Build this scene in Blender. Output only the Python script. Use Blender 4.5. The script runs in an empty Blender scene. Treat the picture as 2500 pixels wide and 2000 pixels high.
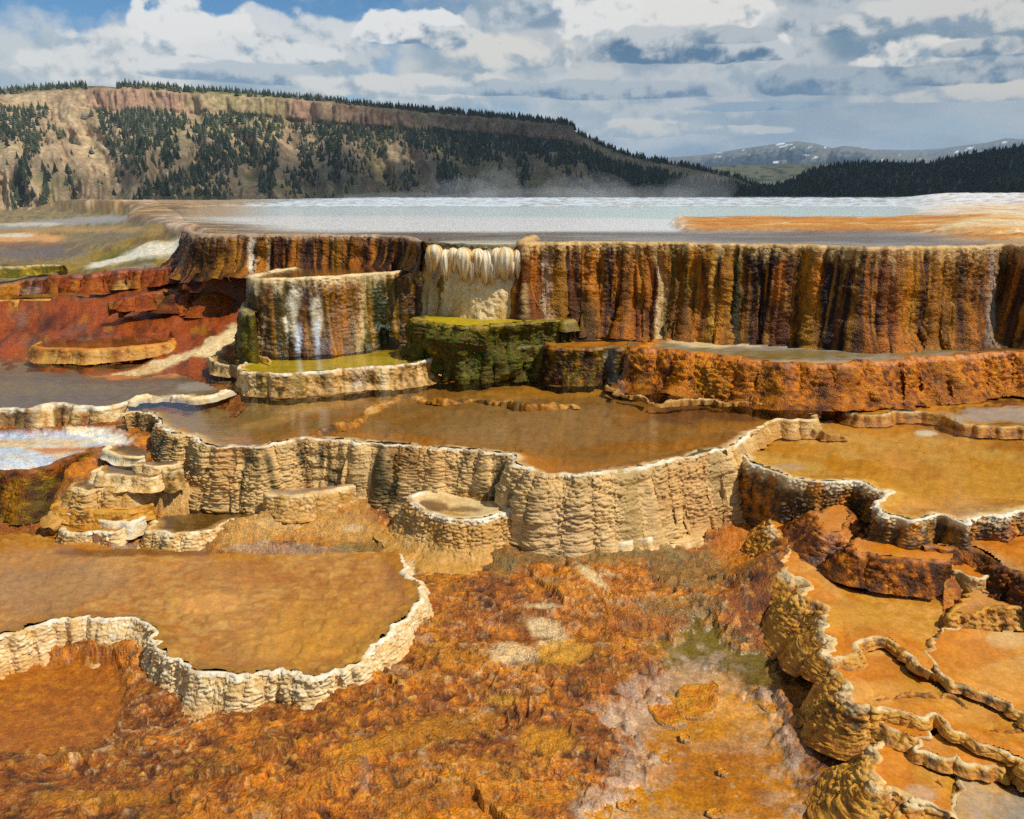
import bpy, math, numpy as np
from math import radians
rng = np.random.default_rng(7)
S = bpy.context.scene
COL = S.collection
# ------------------------------------------------------------------ camera
PITCH = radians(15.66); FPX = 1944.0; CAMZ = 2.2
cam = bpy.data.cameras.new('camera'); cam.sensor_width = 36.0; cam.lens = 36.0*FPX/2500
cam.clip_start = 0.1; cam.clip_end = 90000
camo = bpy.data.objects.new('camera', cam); COL.objects.link(camo)
camo.location = (0, 0, CAMZ); camo.rotation_euler = (math.pi/2-PITCH, 0, 0)
S.camera = camo
# ------------------------------------------------------------------ light
SUN = np.array([0.52, -0.27, 0.81]); SUN /= np.linalg.norm(SUN)
SUN_EL = math.asin(SUN[2]); SUN_AZ = math.atan2(SUN[0], SUN[1])
sl = bpy.data.lights.new('sun', 'SUN'); sl.energy = 5.0; sl.angle = radians(0.5); sl.color = (1.0, 0.955, 0.89)
so = bpy.data.objects.new('sun', sl); COL.objects.link(so)
so.rotation_euler = (math.pi/2-SUN_EL, 0, math.pi-SUN_AZ)
S.view_settings.view_transform = 'Standard'; S.view_settings.look = 'None'
S.view_settings.exposure = -0.2; S.view_settings.gamma = 1.0
S.view_settings.use_curve_mapping = False
S.cycles.use_denoising = False
S.cycles.max_bounces = 6; S.cycles.transparent_max_bounces = 12; S.cycles.volume_bounces = 1
S.cycles.caustics_reflective = False; S.cycles.caustics_refractive = False

# ------------------------------------------------------------------ sky: Nishita blue behind node-built cloud banks
W = bpy.data.worlds.new('World'); S.world = W; W.use_nodes = True; W.cycles.sampling_method = 'NONE'
WT = W.node_tree; WT.nodes.clear()
class E:
    """a scalar socket of the world tree with arithmetic"""
    def __init__(s, k): s.k = k
    @staticmethod
    def op(o, *a, clamp=False):
        n = WT.nodes.new('ShaderNodeMath'); n.operation = o; n.use_clamp = clamp
        for i, x in enumerate(a):
            if isinstance(x, E): WT.links.new(x.k, n.inputs[i])
            else: n.inputs[i].default_value = float(x)
        return E(n.outputs[0])
    def __add__(s, b): return E.op('ADD', s, b)
    __radd__ = __add__
    def __mul__(s, b): return E.op('MULTIPLY', s, b)
    __rmul__ = __mul__
    def __sub__(s, b): return E.op('SUBTRACT', s, b)
    def __rsub__(s, b): return E.op('SUBTRACT', b, s)
    def __truediv__(s, b): return E.op('DIVIDE', s, b)
def estep(a, b, x):
    n = WT.nodes.new('ShaderNodeMapRange'); n.interpolation_type = 'SMOOTHSTEP'
    n.inputs['From Min'].default_value = a; n.inputs['From Max'].default_value = b
    WT.links.new(x.k, n.inputs['Value']); return E(n.outputs[0])
def evec(x, y, z):
    n = WT.nodes.new('ShaderNodeCombineXYZ')
    for i, v in enumerate((x, y, z)):
        if isinstance(v, E): WT.links.new(v.k, n.inputs[i])
        else: n.inputs[i].default_value = v
    return n.outputs[0]
def enoise(vec, scale, detail=6, rough=.55, dist=0.0):
    n = WT.nodes.new('ShaderNodeTexNoise'); n.noise_dimensions = '2D'; WT.links.new(vec, n.inputs['Vector'])
    n.inputs['Scale'].default_value = scale; n.inputs['Detail'].default_value = detail; n.inputs['Roughness'].default_value = rough; n.inputs['Distortion'].default_value = dist
    return E(n.outputs[0])
def evor(vec, scale, detail=3, rough=.5):
    n = WT.nodes.new('ShaderNodeTexVoronoi'); WT.links.new(vec, n.inputs['Vector']); n.voronoi_dimensions = '2D'; n.feature = 'SMOOTH_F1'; n.inputs['Smoothness'].default_value = .6
    n.inputs['Scale'].default_value = scale; n.inputs['Detail'].default_value = detail; n.inputs['Roughness'].default_value = rough
    n.normalize = True
    return E(n.outputs['Distance'])
def emix(f, a, b):
    n = WT.nodes.new('ShaderNodeMix'); n.data_type = 'RGBA'
    WT.links.new(f.k, n.inputs[0])
    for i, v in ((6, a), (7, b)):
        if isinstance(v, tuple): n.inputs[i].default_value = (*v, 1)
        else: WT.links.new(v, n.inputs[i])
    return n.outputs[2]
def skyang(px, py):
    dx = (px-1250)/FPX; dy = -(py-1000)/FPX; c, s = math.cos(PITCH), math.sin(PITCH)
    x, y, z = dx, c+dy*s, -s+dy*c
    return math.atan2(x, y), math.atan2(z, math.hypot(x, y))
tcn = WT.nodes.new('ShaderNodeTexCoord'); sxyz = WT.nodes.new('ShaderNodeSeparateXYZ'); WT.links.new(tcn.outputs['Generated'], sxyz.inputs[0])
dX, dY, dZ = E(sxyz.outputs[0]), E(sxyz.outputs[1]), E(sxyz.outputs[2])
AZ = E.op('ARCTAN2', dX, dY); EL = E.op('ARCSINE', dZ)
ELc = E.op('MAXIMUM', EL, 0.004)
LG = E.op('LOGARITHM', ELc+0.055, 2.718)                     # low clouds flatten towards the horizon
# lumpy cloud fields
def ma(a, k, c): return E.op('MULTIPLY_ADD', a, k, c)
AZw, ELw = AZ+.022, EL+.017
warp = enoise(evec(AZ, EL, 0), 14, 2, .5)
nA = enoise(evec(ma(warp, .02, AZ), EL*1.25, 0), 15, 6, .52); nB = enoise(evec(ma(warp, .02, AZ)+.004, EL*1.25+.011, 0), 15, 4, .5)
vA = evor(evec(ma(warp, .03, AZ), EL*1.3, 0), 34, 1, .5)
fb = enoise(evec(AZ, EL*1.5, 0.0), 18, 7, .55)
fbl = enoise(evec(AZ, LG*.20, 0), 6, 4, .5)
fbm_ = enoise(evec(AZ+3, LG*.34, 0), 9, 5, .5)
lump = ma(nA, 2.6, ma(vA, -.8, -1.02))
lit = ma(nA-nB, 4.2, ma(nA, 1.0, ma(vA, -.5, -.33)))
sky = WT.nodes.new('ShaderNodeTexSky'); sky.sky_type = 'NISHITA'; sky.sun_disc = False
sky.sun_elevation = SUN_EL; sky.sun_rotation = SUN_AZ; sky.altitude = 1900; sky.dust_density = 0.3; sky.ozone_density = 1.6
K = 11.2                                                      # cloud colours are given at display scale; the background strength is 0.1
def kc(c): return tuple(float(v)*K for v in c)
def L3(*c): return tuple(((v/255+.055)/1.055)**2.4 for v in c)
bs_ = WT.nodes.new('ShaderNodeVectorMath'); bs_.operation = 'MULTIPLY'; WT.links.new(sky.outputs[0], bs_.inputs[0]); bs_.inputs[1].default_value = (.42, .95, 1.25)
col_ = bs_.outputs[0]
# high veil and broken stratus, thinner where the blue shows
def gauss(px, py, rx, ry):
    a, e = skyang(px, py); u = (AZ-a)*(FPX/rx); v = (EL-e)*(FPX/ry)
    return u*u+v*v
gap = estep(1.5, .3, gauss(330, -20, 700, 95)+(fb-.5)*2.4)
gap2 = estep(1.4, .3, gauss(890, 110, 85, 170)+(fb-.5)*2.0)
gap3 = estep(1.4, .4, gauss(190, 66, 60, 40)+(fb-.5)*2.0)
blue = E.op('MAXIMUM', E.op('MAXIMUM', gap, gap2*.75), gap3*.8)
cover = E.op('MULTIPLY', estep(.30, .52, fbl+.10), 1-blue*.97, clamp=True)
vc = emix(estep(.34, .66, fbm_), kc(L3(158, 180, 196)), kc(L3(228, 229, 225)))
vc = emix(estep(.10, 0, EL)*.5, vc, kc(L3(204, 211, 213)))
col_ = emix(cover, col_, vc)
# grey bank on the right
bank = estep(1.25, .25, gauss(2150, 200, 640, 200)+(fbm_-.5)*1.6)
col_ = emix(bank*.8, col_, emix(estep(.36, .64, fbm_), kc(L3(112, 143, 168)), kc(L3(180, 194, 202))))
def cumulus(px, py, rx, ry, hi=(250, 249, 245), lo=(120, 150, 176), flat=2.4, amp=1.0, soft=.35, dens=1.0, shade=.15):
    global col_
    a, e = skyang(px, py); u = ma(AZw, FPX/rx, -a*FPX/rx-.022*FPX/rx); v = ma(ELw, FPX/ry, -e*FPX/ry-.017*FPX/ry)
    vv = E.op('MAXIMUM', v, v*(-flat))
    s = ma(u, u, ma(vv, vv, -1.0))
    m = estep(.12, -soft, s-lump)
    if dens < 1: m = m*dens
    b = ma(v, .62, lit)
    c = emix(estep(-.48-shade*.5, .50-shade, b), kc(L3(*lo)), kc(L3(*hi)))
    col_ = emix(m, col_, c)
G1, G2 = (214, 220, 222), (150, 172, 190)
for args in [
    (60, 160, 420, 85, (222, 226, 226), (184, 198, 206), 1.0, 1.0, .9, .9), (560, 150, 400, 85, (226, 229, 229), (178, 194, 204), 1.2, 1.0, .8, .9), (1500, 190, 700, 130, (222, 224, 222), (170, 188, 200), 1.0, .8, .9, .8),
    (250, 160, 130, 70, (248, 246, 240), (184, 196, 204), 1.8, 1, .3, .9), (360, 200, 130, 40, (246, 244, 238), (190, 200, 206), 2.0), (700, 95, 170, 62, (240, 241, 239), (166, 185, 198), 2.0, 1, .4, .9, .2),
    (430, 60, 85, 70, (255, 254, 251), (196, 208, 214), 1.6, 1.0, .2, 1, .5), (480, 105, 125, 80, (255, 253, 248), (150, 172, 190), 2.8, 1.0, .2, 1, .3), (570, 148, 110, 50, (252, 250, 245), (140, 165, 186), 3.0, 1, .22, 1, .2), (660, 140, 130, 42, (246, 246, 242), (150, 173, 191), 2.6, 1, .25),
    (450, 182, 95, 30, (246, 246, 242), (146, 170, 190), 3.2, 1, .25), (640, 195, 150, 34, (206, 214, 219), (126, 156, 182), 3.2, 1, .3),
    (1010, 92, 112, 56, (255, 254, 251), (124, 152, 176), 3.6, .8, .16, 1, .25), (1110, 112, 95, 34, (238, 238, 234), (136, 162, 184), 3.2, .9, .25),
    (1260, 150, 170, 56, (244, 240, 230), (164, 183, 196), 2.2, 1, .35), (1010, 222, 260, 40, (242, 239, 231), (174, 191, 202), 2.2, 1, .35), (1300, 45, 130, 60, (208, 216, 222), (140, 165, 186), 2, 1, .5), (1320, 226, 270, 26, (196, 207, 214), (112, 145, 174), 3.0, 1, .35),
    (1560, 60, 210, 80, (255, 253, 248), (190, 202, 209), 2.0, 1.0, .25, 1, .35), (1760, 60, 160, 80, (254, 250, 243), (176, 192, 203), 2.0, 1.0, .25, 1, .3), (1870, 100, 52, 62, (255, 253, 249), (176, 194, 205), 1.6, 1.0, .16, 1, .5),
    (1660, 140, 250, 58, (220, 224, 224), (84, 122, 156), 3.4, 1.0, .3, 1, -.05), (1790, 95, 100, 28, (202, 209, 212), (116, 145, 170), 2.8, 1, .3, 1, .1),
    (1510, 232, 260, 32, (196, 206, 212), (98, 135, 167), 3.2, 1, .35, 1, -.05), (2040, 60, 170, 60, (208, 214, 217), (112, 144, 170), 2.8, 1, .4, 1, .1), (2300, 50, 220, 60, (236, 235, 230), (140, 164, 183), 2.4, 1, .4, 1, .2), (2460, 40, 140, 60, (236, 233, 226), (150, 171, 187), 2, 1, .4),
    (2230, 145, 130, 46, (254, 249, 240), (150, 172, 188), 2.6, 1, .22, 1, .3), (2390, 190, 280, 42, (196, 204, 208), (82, 119, 152), 3.2, 1, .35, 1, -.15), (2050, 215, 190, 46, (180, 193, 202), (98, 134, 165), 2.8, 1, .4, 1, -.05), (2420, 125, 150, 28, (218, 219, 216), (112, 144, 170), 2.8, 1, .35),
    (1950, 262, 190, 16, (158, 182, 200), (106, 145, 176), 2.6, 1, .45), (1540, 325, 210, 26, (242, 236, 224), (180, 195, 204), 2.4, 1, .4), (1800, 322, 140, 14, (236, 232, 222), (178, 195, 204), 2.2, 1, .5), (2400, 235, 220, 24, (238, 231, 218), (160, 180, 194), 2.6, 1, .4)]:
    cumulus(*args)
veil = estep(1.3, .0, gauss(2180, 320, 330, 95)+(fbm_-.5)*1.2)
col_ = emix(veil*.5, col_, kc(L3(196, 205, 210)))
# outside the built-cloud sector a thinner broken cover, opened up to cut fill light
gn = enoise(evec(AZ, EL*1.1, 0), 3.2, 4, .55); gn2 = enoise(evec(AZ+11, EL*1.3, 0), 6.5, 4, .55)
gc = emix(estep(.35, .62, gn2), kc(L3(150, 174, 194)), kc(L3(240, 240, 236)))
gcol = emix(estep(.46, .62, gn)*.92, bs_.outputs[0], gc)
sect = estep(.95, .72, E.op('ABSOLUTE', AZ))*estep(.42, .26, EL)
b1 = WT.nodes.new('ShaderNodeBackground'); b1.inputs[1].default_value = 0.088; WT.links.new(gcol, b1.inputs[0])
b2 = WT.nodes.new('ShaderNodeBackground'); b2.inputs[1].default_value = 0.088; WT.links.new(col_, b2.inputs[0])
mxs = WT.nodes.new('ShaderNodeMixShader'); WT.links.new(sect.k, mxs.inputs[0]); WT.links.new(b1.outputs[0], mxs.inputs[1]); WT.links.new(b2.outputs[0], mxs.inputs[2])
wo = WT.nodes.new('ShaderNodeOutputWorld'); WT.links.new(mxs.outputs[0], wo.inputs[0])


# ------------------------------------------------------------------ helpers
cP, sP = math.cos(PITCH), math.sin(PITCH)
def ray(px, py):
    dx = (np.asarray(px, float)-1250)/FPX; dy = -(np.asarray(py, float)-1000)/FPX
    return np.stack([dx, cP+dy*sP, -sP+dy*cP], -1)
def unproj(px, py, z):                       # the point of a level plane that a pixel looks at
    d = ray(px, py); t = (np.asarray(z, float)-CAMZ)/d[..., 2]
    return np.stack([d[..., 0]*t, d[..., 1]*t, np.broadcast_to(np.asarray(z, float), t.shape)], -1)
def proj(P):
    x, y, z = P[..., 0], P[..., 1], P[..., 2]-CAMZ
    dep = y*cP-z*sP; up = y*sP+z*cP
    return 1250+FPX*x/dep, 1000-FPX*up/dep
K2 = 850/2156; K3 = 640/2156; KD = 2500/2156; KA = 1250/2156
CROPS = dict(p=(0, 0, 1), D=(0, 0, KD), A=(0, 0, KA), B=(1250, 0, KA), c3=(0, 480, K2), c4=(800, 480, K2), c5=(1650, 480, K2),
             c1=(0, 950, K2), c2=(800, 950, K2), r3=(1650, 950, K2), g4=(0, 1450, K2), g5=(800, 1450, K2), g6=(1650, 1450, K2),
             e1=(0, 620, K3), e2=(0, 1080, K3), e3=(1860, 1060, K3), e4=(1860, 1490, K3), e5=(0, 500, K3), e6=(1860, 480, K3))
def R(crop, pts):
    ox, oy, k = CROPS[crop]
    return [(ox+k*p[0], oy+k*p[1])+tuple(p[2:]) for p in pts]
def lin(c):
    c = np.asarray(c, float)/255.0
    return np.where(c <= 0.04045, c/12.92, ((c+0.055)/1.055)**2.4)
def sst(a, b, x):
    t = np.clip((x-a)/(b-a), 0, 1); return t*t*(3-2*t)
def _h(ix, iy, iz, seed):
    h = (ix.astype(np.uint32)*np.uint32(374761393)+iy.astype(np.uint32)*np.uint32(668265263)
         + iz.astype(np.uint32)*np.uint32(2246822519)+np.uint32((seed*3266489917+12345) & 0xffffffff))
    h = (h ^ (h >> np.uint32(13)))*np.uint32(1274126177)
    h = (h ^ (h >> np.uint32(15)))*np.uint32(2246822519)
    return ((h ^ (h >> np.uint32(16))) & np.uint32(0xffffff)).astype(np.float32)/np.float32(16777215)
def noise3(x, y, z, seed=0):
    x = np.asarray(x, np.float32); y = np.asarray(y, np.float32); z = np.asarray(z, np.float32)
    x, y, z = np.broadcast_arrays(x, y, z)
    fx, fy, fz = np.floor(x), np.floor(y), np.floor(z)
    ix, iy, iz = fx.astype(np.int32), fy.astype(np.int32), fz.astype(np.int32)
    tx, ty, tz = x-fx, y-fy, z-fz
    tx = tx*tx*(3-2*tx); ty = ty*ty*(3-2*ty); tz = tz*tz*(3-2*tz)
    def c(a, b, d): return _h(ix+a, iy+b, iz+d, seed)
    x00 = c(0, 0, 0)*(1-tx)+c(1, 0, 0)*tx; x10 = c(0, 1, 0)*(1-tx)+c(1, 1, 0)*tx
    x01 = c(0, 0, 1)*(1-tx)+c(1, 0, 1)*tx; x11 = c(0, 1, 1)*(1-tx)+c(1, 1, 1)*tx
    return 2*((x00*(1-ty)+x10*ty)*(1-tz)+(x01*(1-ty)+x11*ty)*tz)-1
def noise2(x, y, seed=0):
    x = np.asarray(x, np.float32); y = np.asarray(y, np.float32); x, y = np.broadcast_arrays(x, y)
    fx, fy = np.floor(x), np.floor(y); ix, iy = fx.astype(np.int32), fy.astype(np.int32)
    tx, ty = x-fx, y-fy; tx = tx*tx*(3-2*tx); ty = ty*ty*(3-2*ty); zz = np.zeros_like(ix)
    a = _h(ix, iy, zz, seed)*(1-tx)+_h(ix+1, iy, zz, seed)*tx
    b = _h(ix, iy+1, zz, seed)*(1-tx)+_h(ix+1, iy+1, zz, seed)*tx
    return 2*(a*(1-ty)+b*ty)-1
def fbm2(x, y, o=4, seed=0, g=0.5):
    s = 0; a = 1.0; n = 0; f = 1.0
    for k in range(o):
        s = s+a*noise2(x*f+7.3*k, y*f-3.1*k, seed+k); n += a; a *= g; f *= 2.03
    return s/n
def fbm3(P, f, o=3, seed=0, g=0.5):
    s = 0; a = 1.0; n = 0
    for k in range(o):
        s = s+a*noise3(P[..., 0]*f+k*5.7, P[..., 1]*f-k*2.3, P[..., 2]*f+k*1.9, seed+k); n += a; a *= g; f *= 2.03
    return s/n
def worley(u, v, seed=0, jit=0.85):          # F1, F2, offset to the nearest point, its random number
    u = np.asarray(u, np.float32); v = np.asarray(v, np.float32)
    fu, fv = np.floor(u), np.floor(v); iu, iv = fu.astype(np.int32), fv.astype(np.int32)
    F1 = np.full(u.shape, 9, np.float32); F2 = F1.copy(); DU = F1.copy(); DV = F1.copy(); RN = F1.copy(); z = np.zeros_like(iu)
    for a in (-1, 0, 1):
        for b in (-1, 0, 1):
            cu, cv = iu+a, iv+b
            pu = cu+.5+jit*(_h(cu, cv, z, seed)-.5); pv = cv+.5+jit*(_h(cu, cv, z+1, seed)-.5)
            du, dv = u-pu, v-pv; d = np.sqrt(du*du+dv*dv); m = d < F1
            F2 = np.where(m, F1, np.minimum(F2, d))
            DU = np.where(m, du, DU); DV = np.where(m, dv, DV); RN = np.where(m, _h(cu, cv, z+2, seed), RN)
            F1 = np.where(m, d, F1)
    return F1, F2, DU, DV, RN
def worley3(P, s, seed=0, jit=0.85):
    x, y, z = [(P[..., k]/s[k]).astype(np.float32) for k in range(3)]
    ix, iy, iz = [np.floor(a).astype(np.int32) for a in (x, y, z)]
    F1 = np.full(x.shape, 9, np.float32); F2 = F1.copy(); DV = F1.copy(); RN = F1.copy()
    for a in (-1, 0, 1):
        for b in (-1, 0, 1):
            for c in (-1, 0, 1):
                cx, cy, cz = ix+a, iy+b, iz+c
                dz = z-(cz+.5+jit*(_h(cx, cy, cz, seed+2)-.5))
                d = np.sqrt((x-(cx+.5+jit*(_h(cx, cy, cz, seed)-.5)))**2+(y-(cy+.5+jit*(_h(cx, cy, cz, seed+1)-.5)))**2+dz*dz); m = d < F1
                F2 = np.where(m, F1, np.minimum(F2, d)); DV = np.where(m, -dz, DV); RN = np.where(m, _h(cx, cy, cz, seed+3), RN); F1 = np.where(m, d, F1)
    return F1, F2, DV, DV, RN
def inpoly(x, y, poly):
    r = np.zeros(x.shape, bool); n = len(poly); sh = x.shape
    x = x.ravel(); y = y.ravel(); r = r.ravel()
    mn, mx = poly.min(0), poly.max(0)
    sel = np.where((x >= mn[0]) & (x <= mx[0]) & (y >= mn[1]) & (y <= mx[1]))[0]
    xs, ys = x[sel], y[sel]; rr = np.zeros(len(sel), bool)
    for i in range(n):
        x1, y1 = poly[i]; x2, y2 = poly[(i+1) % n]
        if y1 == y2: continue
        c = (y1 > ys) != (y2 > ys)
        rr ^= c & (xs < (x2-x1)*(ys-y1)/(y2-y1)+x1)
    r[sel] = rr
    return r.reshape(sh)
def pdist(x, y, line):                       # distance to a polyline's points (dense enough)
    L = line[::max(1, len(line)//260)]; sh = x.shape; x = x.ravel().astype(np.float32); y = y.ravel().astype(np.float32)
    out = np.empty(len(x), np.float32)
    for i in range(0, len(x), 20000):
        dx = x[i:i+20000, None]-L[None, :, 0].astype(np.float32); dy = y[i:i+20000, None]-L[None, :, 1].astype(np.float32)
        out[i:i+20000] = np.sqrt((dx*dx+dy*dy).min(1))
    return out.reshape(sh)
def catmull(P, step):
    P = np.asarray(P, float); n = len(P)
    Q = np.vstack([2*P[0]-P[1], P, 2*P[-1]-P[-2]]); out = []
    for i in range(n-1):
        p0, p1, p2, p3 = Q[i:i+4]; m = 24; t = np.linspace(0, 1, m, endpoint=False)[:, None]
        out.append(.5*((2*p1)+(-p0+p2)*t+(2*p0-5*p1+4*p2-p3)*t**2+(-p0+3*p1-3*p2+p3)*t**3))
    C = np.vstack(out+[P[-1:]])
    s = np.r_[0, np.cumsum(np.linalg.norm(np.diff(C[:, :2], axis=0), axis=1))]
    m = max(4, int(s[-1]/step)); t = np.linspace(0, s[-1], m)
    return np.stack([np.interp(t, s, C[:, k]) for k in range(C.shape[1])], -1), t
def smooth1(a, w):
    k = np.hanning(2*w+3); k /= k.sum(); pad = w+1
    b = np.concatenate([np.repeat(a[:1], pad, 0), a, np.repeat(a[-1:], pad, 0)])
    if a.ndim == 1: return np.convolve(b, k, 'valid')
    return np.stack([np.convolve(b[:, i], k, 'valid') for i in range(a.shape[1])], -1)
NTRI = [0]
def make_mesh(name, V, Fq, attrs=None, mat=None, smooth=True):
    V = np.ascontiguousarray(V.reshape(-1, 3), np.float32); Fq = np.ascontiguousarray(Fq, np.int32)
    used = np.unique(Fq)
    if len(used) < len(V):
        mp = np.full(len(V), -1, np.int32); mp[used] = np.arange(len(used)); Fq = mp[Fq]; V = V[used]
        attrs = {k: a.reshape(-1, *a.shape[-1:])[used] if k == 'col' else a.ravel()[used] for k, a in (attrs or {}).items()}
    k = Fq.shape[1]
    me = bpy.data.meshes.new(name); me.vertices.add(len(V)); me.vertices.foreach_set('co', V.ravel())
    me.loops.add(Fq.size); me.loops.foreach_set('vertex_index', Fq.ravel())
    me.polygons.add(len(Fq)); me.polygons.foreach_set('loop_start', np.arange(0, Fq.size, k, dtype=np.int32))
    if smooth: me.polygons.foreach_set('use_smooth', np.ones(len(Fq), bool))
    me.update(calc_edges=True)
    for kk, a in (attrs or {}).items():
        if kk == 'col':
            at = me.attributes.new('col', 'FLOAT_COLOR', 'POINT')
            c = np.ones((len(V), 4), np.float32); c[:, :3] = a.reshape(-1, 3); at.data.foreach_set('color', c.ravel())
        else:
            at = me.attributes.new(kk, 'FLOAT', 'POINT'); at.data.foreach_set('value', np.ascontiguousarray(a.ravel(), np.float32))
    if mat: me.materials.append(mat)
    NTRI[0] += len(Fq)*(k-2)
    return me
def obj(name, me, parent=None, **props):
    o = bpy.data.objects.new(name, me); COL.objects.link(o)
    if parent is not None: o.parent = parent
    for k, v in props.items(): o[k] = v
    return o
def ccw(p):
    x, y = p[:, 0], p[:, 1]; a = np.sum(x*np.roll(y, -1)-np.roll(x, -1)*y)
    return p if a > 0 else p[::-1]
def gridfaces(nu, nv, v0=0, v1=None):
    v1 = nv if v1 is None else v1
    i = np.arange(nu-1)[:, None]; j = np.arange(v0, v1-1)[None, :]; a = i*nv+j
    return np.stack([a, a+1, a+nv+1, a+nv], -1).reshape(-1, 4)
# ------------------------------------------------------------------ materials
def nodes(mat):
    mat.use_nodes = True; nt = mat.node_tree; nt.nodes.clear(); return nt
def N(nt, t, **kw):
    n = nt.nodes.new(t)
    for k, v in kw.items():
        if k in ('inp',):
            for kk, vv in v.items(): n.inputs[kk].default_value = vv
        else: setattr(n, k, v)
    return n
def crust_mat(name, bump=0.004, scale=60, rough=0.6, wetrough=0.22, spec=0.5, grain=0.25, vor=0.0, vscale=40):
    m = bpy.data.materials.new(name); nt = nodes(m); L = nt.links.new
    out = N(nt, 'ShaderNodeOutputMaterial'); bs = N(nt, 'ShaderNodeBsdfPrincipled'); L(bs.outputs[0], out.inputs[0])
    at = N(nt, 'ShaderNodeAttribute', attribute_name='col'); wt = N(nt, 'ShaderNodeAttribute', attribute_name='wet')
    tc = N(nt, 'ShaderNodeNewGeometry')
    n1 = N(nt, 'ShaderNodeTexNoise', inp={'Scale': scale, 'Detail': 6.0, 'Roughness': 0.65}); L(tc.outputs['Position'], n1.inputs['Vector'])
    n2 = N(nt, 'ShaderNodeTexNoise', inp={'Scale': scale*0.23, 'Detail': 5.0, 'Roughness': 0.6}); L(tc.outputs['Position'], n2.inputs['Vector'])
    mr = N(nt, 'ShaderNodeMapRange', inp={'From Min': 0.3, 'From Max': 0.7, 'To Min': 1-grain, 'To Max': 1+grain}); L(n1.outputs[0], mr.inputs[0])
    mr2 = N(nt, 'ShaderNodeMapRange', inp={'From Min': 0.3, 'From Max': 0.7, 'To Min': 1-grain*.7, 'To Max': 1+grain*.7}); L(n2.outputs[0], mr2.inputs[0])
    mu = N(nt, 'ShaderNodeMath', operation='MULTIPLY'); L(mr.outputs[0], mu.inputs[0]); L(mr2.outputs[0], mu.inputs[1])
    vm = N(nt, 'ShaderNodeVectorMath', operation='SCALE'); L(at.outputs['Color'], vm.inputs[0]); L(mu.outputs[0], vm.inputs['Scale'])
    L(vm.outputs[0], bs.inputs['Base Color'])
    rg = N(nt, 'ShaderNodeMapRange', inp={'From Min': 0.0, 'From Max': 1.0, 'To Min': rough, 'To Max': wetrough}); L(wt.outputs['Fac'], rg.inputs[0])
    L(rg.outputs[0], bs.inputs['Roughness']); bs.inputs['Specular IOR Level'].default_value = spec
    hsum = n1.outputs[0]
    if vor > 0:
        v = N(nt, 'ShaderNodeTexVoronoi', inp={'Scale': vscale}); L(tc.outputs['Position'], v.inputs['Vector'])
        ma = N(nt, 'ShaderNodeMath', operation='MULTIPLY_ADD'); ma.inputs[1].default_value = -vor
        L(v.outputs['Distance'], ma.inputs[0]); L(n1.outputs[0], ma.inputs[2]); hsum = ma.outputs[0]
    b = N(nt, 'ShaderNodeBump', inp={'Strength': 1.0, 'Distance': bump}); L(hsum, b.inputs['Height']); L(b.outputs[0], bs.inputs['Normal'])
    ca = N(nt, 'ShaderNodeAttribute', attribute_name='calm'); cm = N(nt, 'ShaderNodeMapRange', inp={'To Min': 1.0, 'To Max': .12}); L(ca.outputs['Fac'], cm.inputs[0]); L(cm.outputs[0], b.inputs['Strength'])
    return m
M_WALL = crust_mat('travertine_scales', bump=0.006, scale=70, rough=0.62, wetrough=0.25, vor=0.5, vscale=75)
M_WET = crust_mat('wet_algae_crust', bump=0.008, scale=95, rough=0.65, wetrough=0.3, vor=0.8, vscale=70, grain=0.5, spec=0.22)
M_RIM = crust_mat('travertine_rim', bump=0.005, scale=90, rough=0.7, wetrough=0.35, grain=0.12)
M_BED = crust_mat('pool_bed_sediment', bump=0.004, scale=55, rough=0.7, wetrough=0.4, grain=0.2)
M_GROUND = crust_mat('bacterial_mat_crust', bump=0.008, scale=95, rough=0.65, wetrough=0.22, grain=0.45, vor=0.7, vscale=85, spec=0.4)
def water_mat(name, tint=(0.99, 0.98, 0.95), strength=0.45, ripple=0.0025, rs=(6, 16), rough=0.05, gloss=(1, 1, 1)):
    m = bpy.data.materials.new(name); nt = nodes(m); L = nt.links.new
    out = N(nt, 'ShaderNodeOutputMaterial'); mx = N(nt, 'ShaderNodeMixShader'); L(mx.outputs[0], out.inputs[0])
    tr = N(nt, 'ShaderNodeBsdfTransparent'); tr.inputs[0].default_value = (*tint, 1)
    gl = N(nt, 'ShaderNodeBsdfGlossy', inp={'Roughness': rough}); gl.inputs[0].default_value = (*gloss, 1)
    ge = N(nt, 'ShaderNodeNewGeometry'); mp = N(nt, 'ShaderNodeMapping'); mp.inputs['Scale'].default_value = (rs[0], rs[1], 1)
    L(ge.outputs['Position'], mp.inputs[0])
    nz = N(nt, 'ShaderNodeTexNoise', inp={'Scale': 1.0, 'Detail': 4.0, 'Roughness': 0.55, 'Distortion': 0.4}); L(mp.outputs[0], nz.inputs['Vector'])
    b = N(nt, 'ShaderNodeBump', inp={'Strength': 1.0, 'Distance': ripple}); L(nz.outputs[0], b.inputs['Height'])
    fr = N(nt, 'ShaderNodeFresnel', inp={'IOR': 1.33}); L(b.outputs[0], fr.inputs['Normal']); L(b.outputs[0], gl.inputs['Normal'])
    mu = N(nt, 'ShaderNodeMath', operation='MULTIPLY', use_clamp=True); mu.inputs[1].default_value = strength; L(fr.outputs[0], mu.inputs[0])
    L(mu.outputs[0], mx.inputs[0]); L(tr.outputs[0], mx.inputs[1]); L(gl.outputs[0], mx.inputs[2])
    return m
M_WATER = water_mat('clear_spring_water', strength=1.0, ripple=0.0011, rs=(7, 30), rough=.015)
M_SOFT = water_mat('silty_spring_water', strength=0.5, ripple=0.003, rs=(4, 22), rough=.05)
M_UPPER = water_mat('upper_pool_water', strength=0.4, ripple=0.004, rs=(2.5, 8), rough=0.06)
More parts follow.
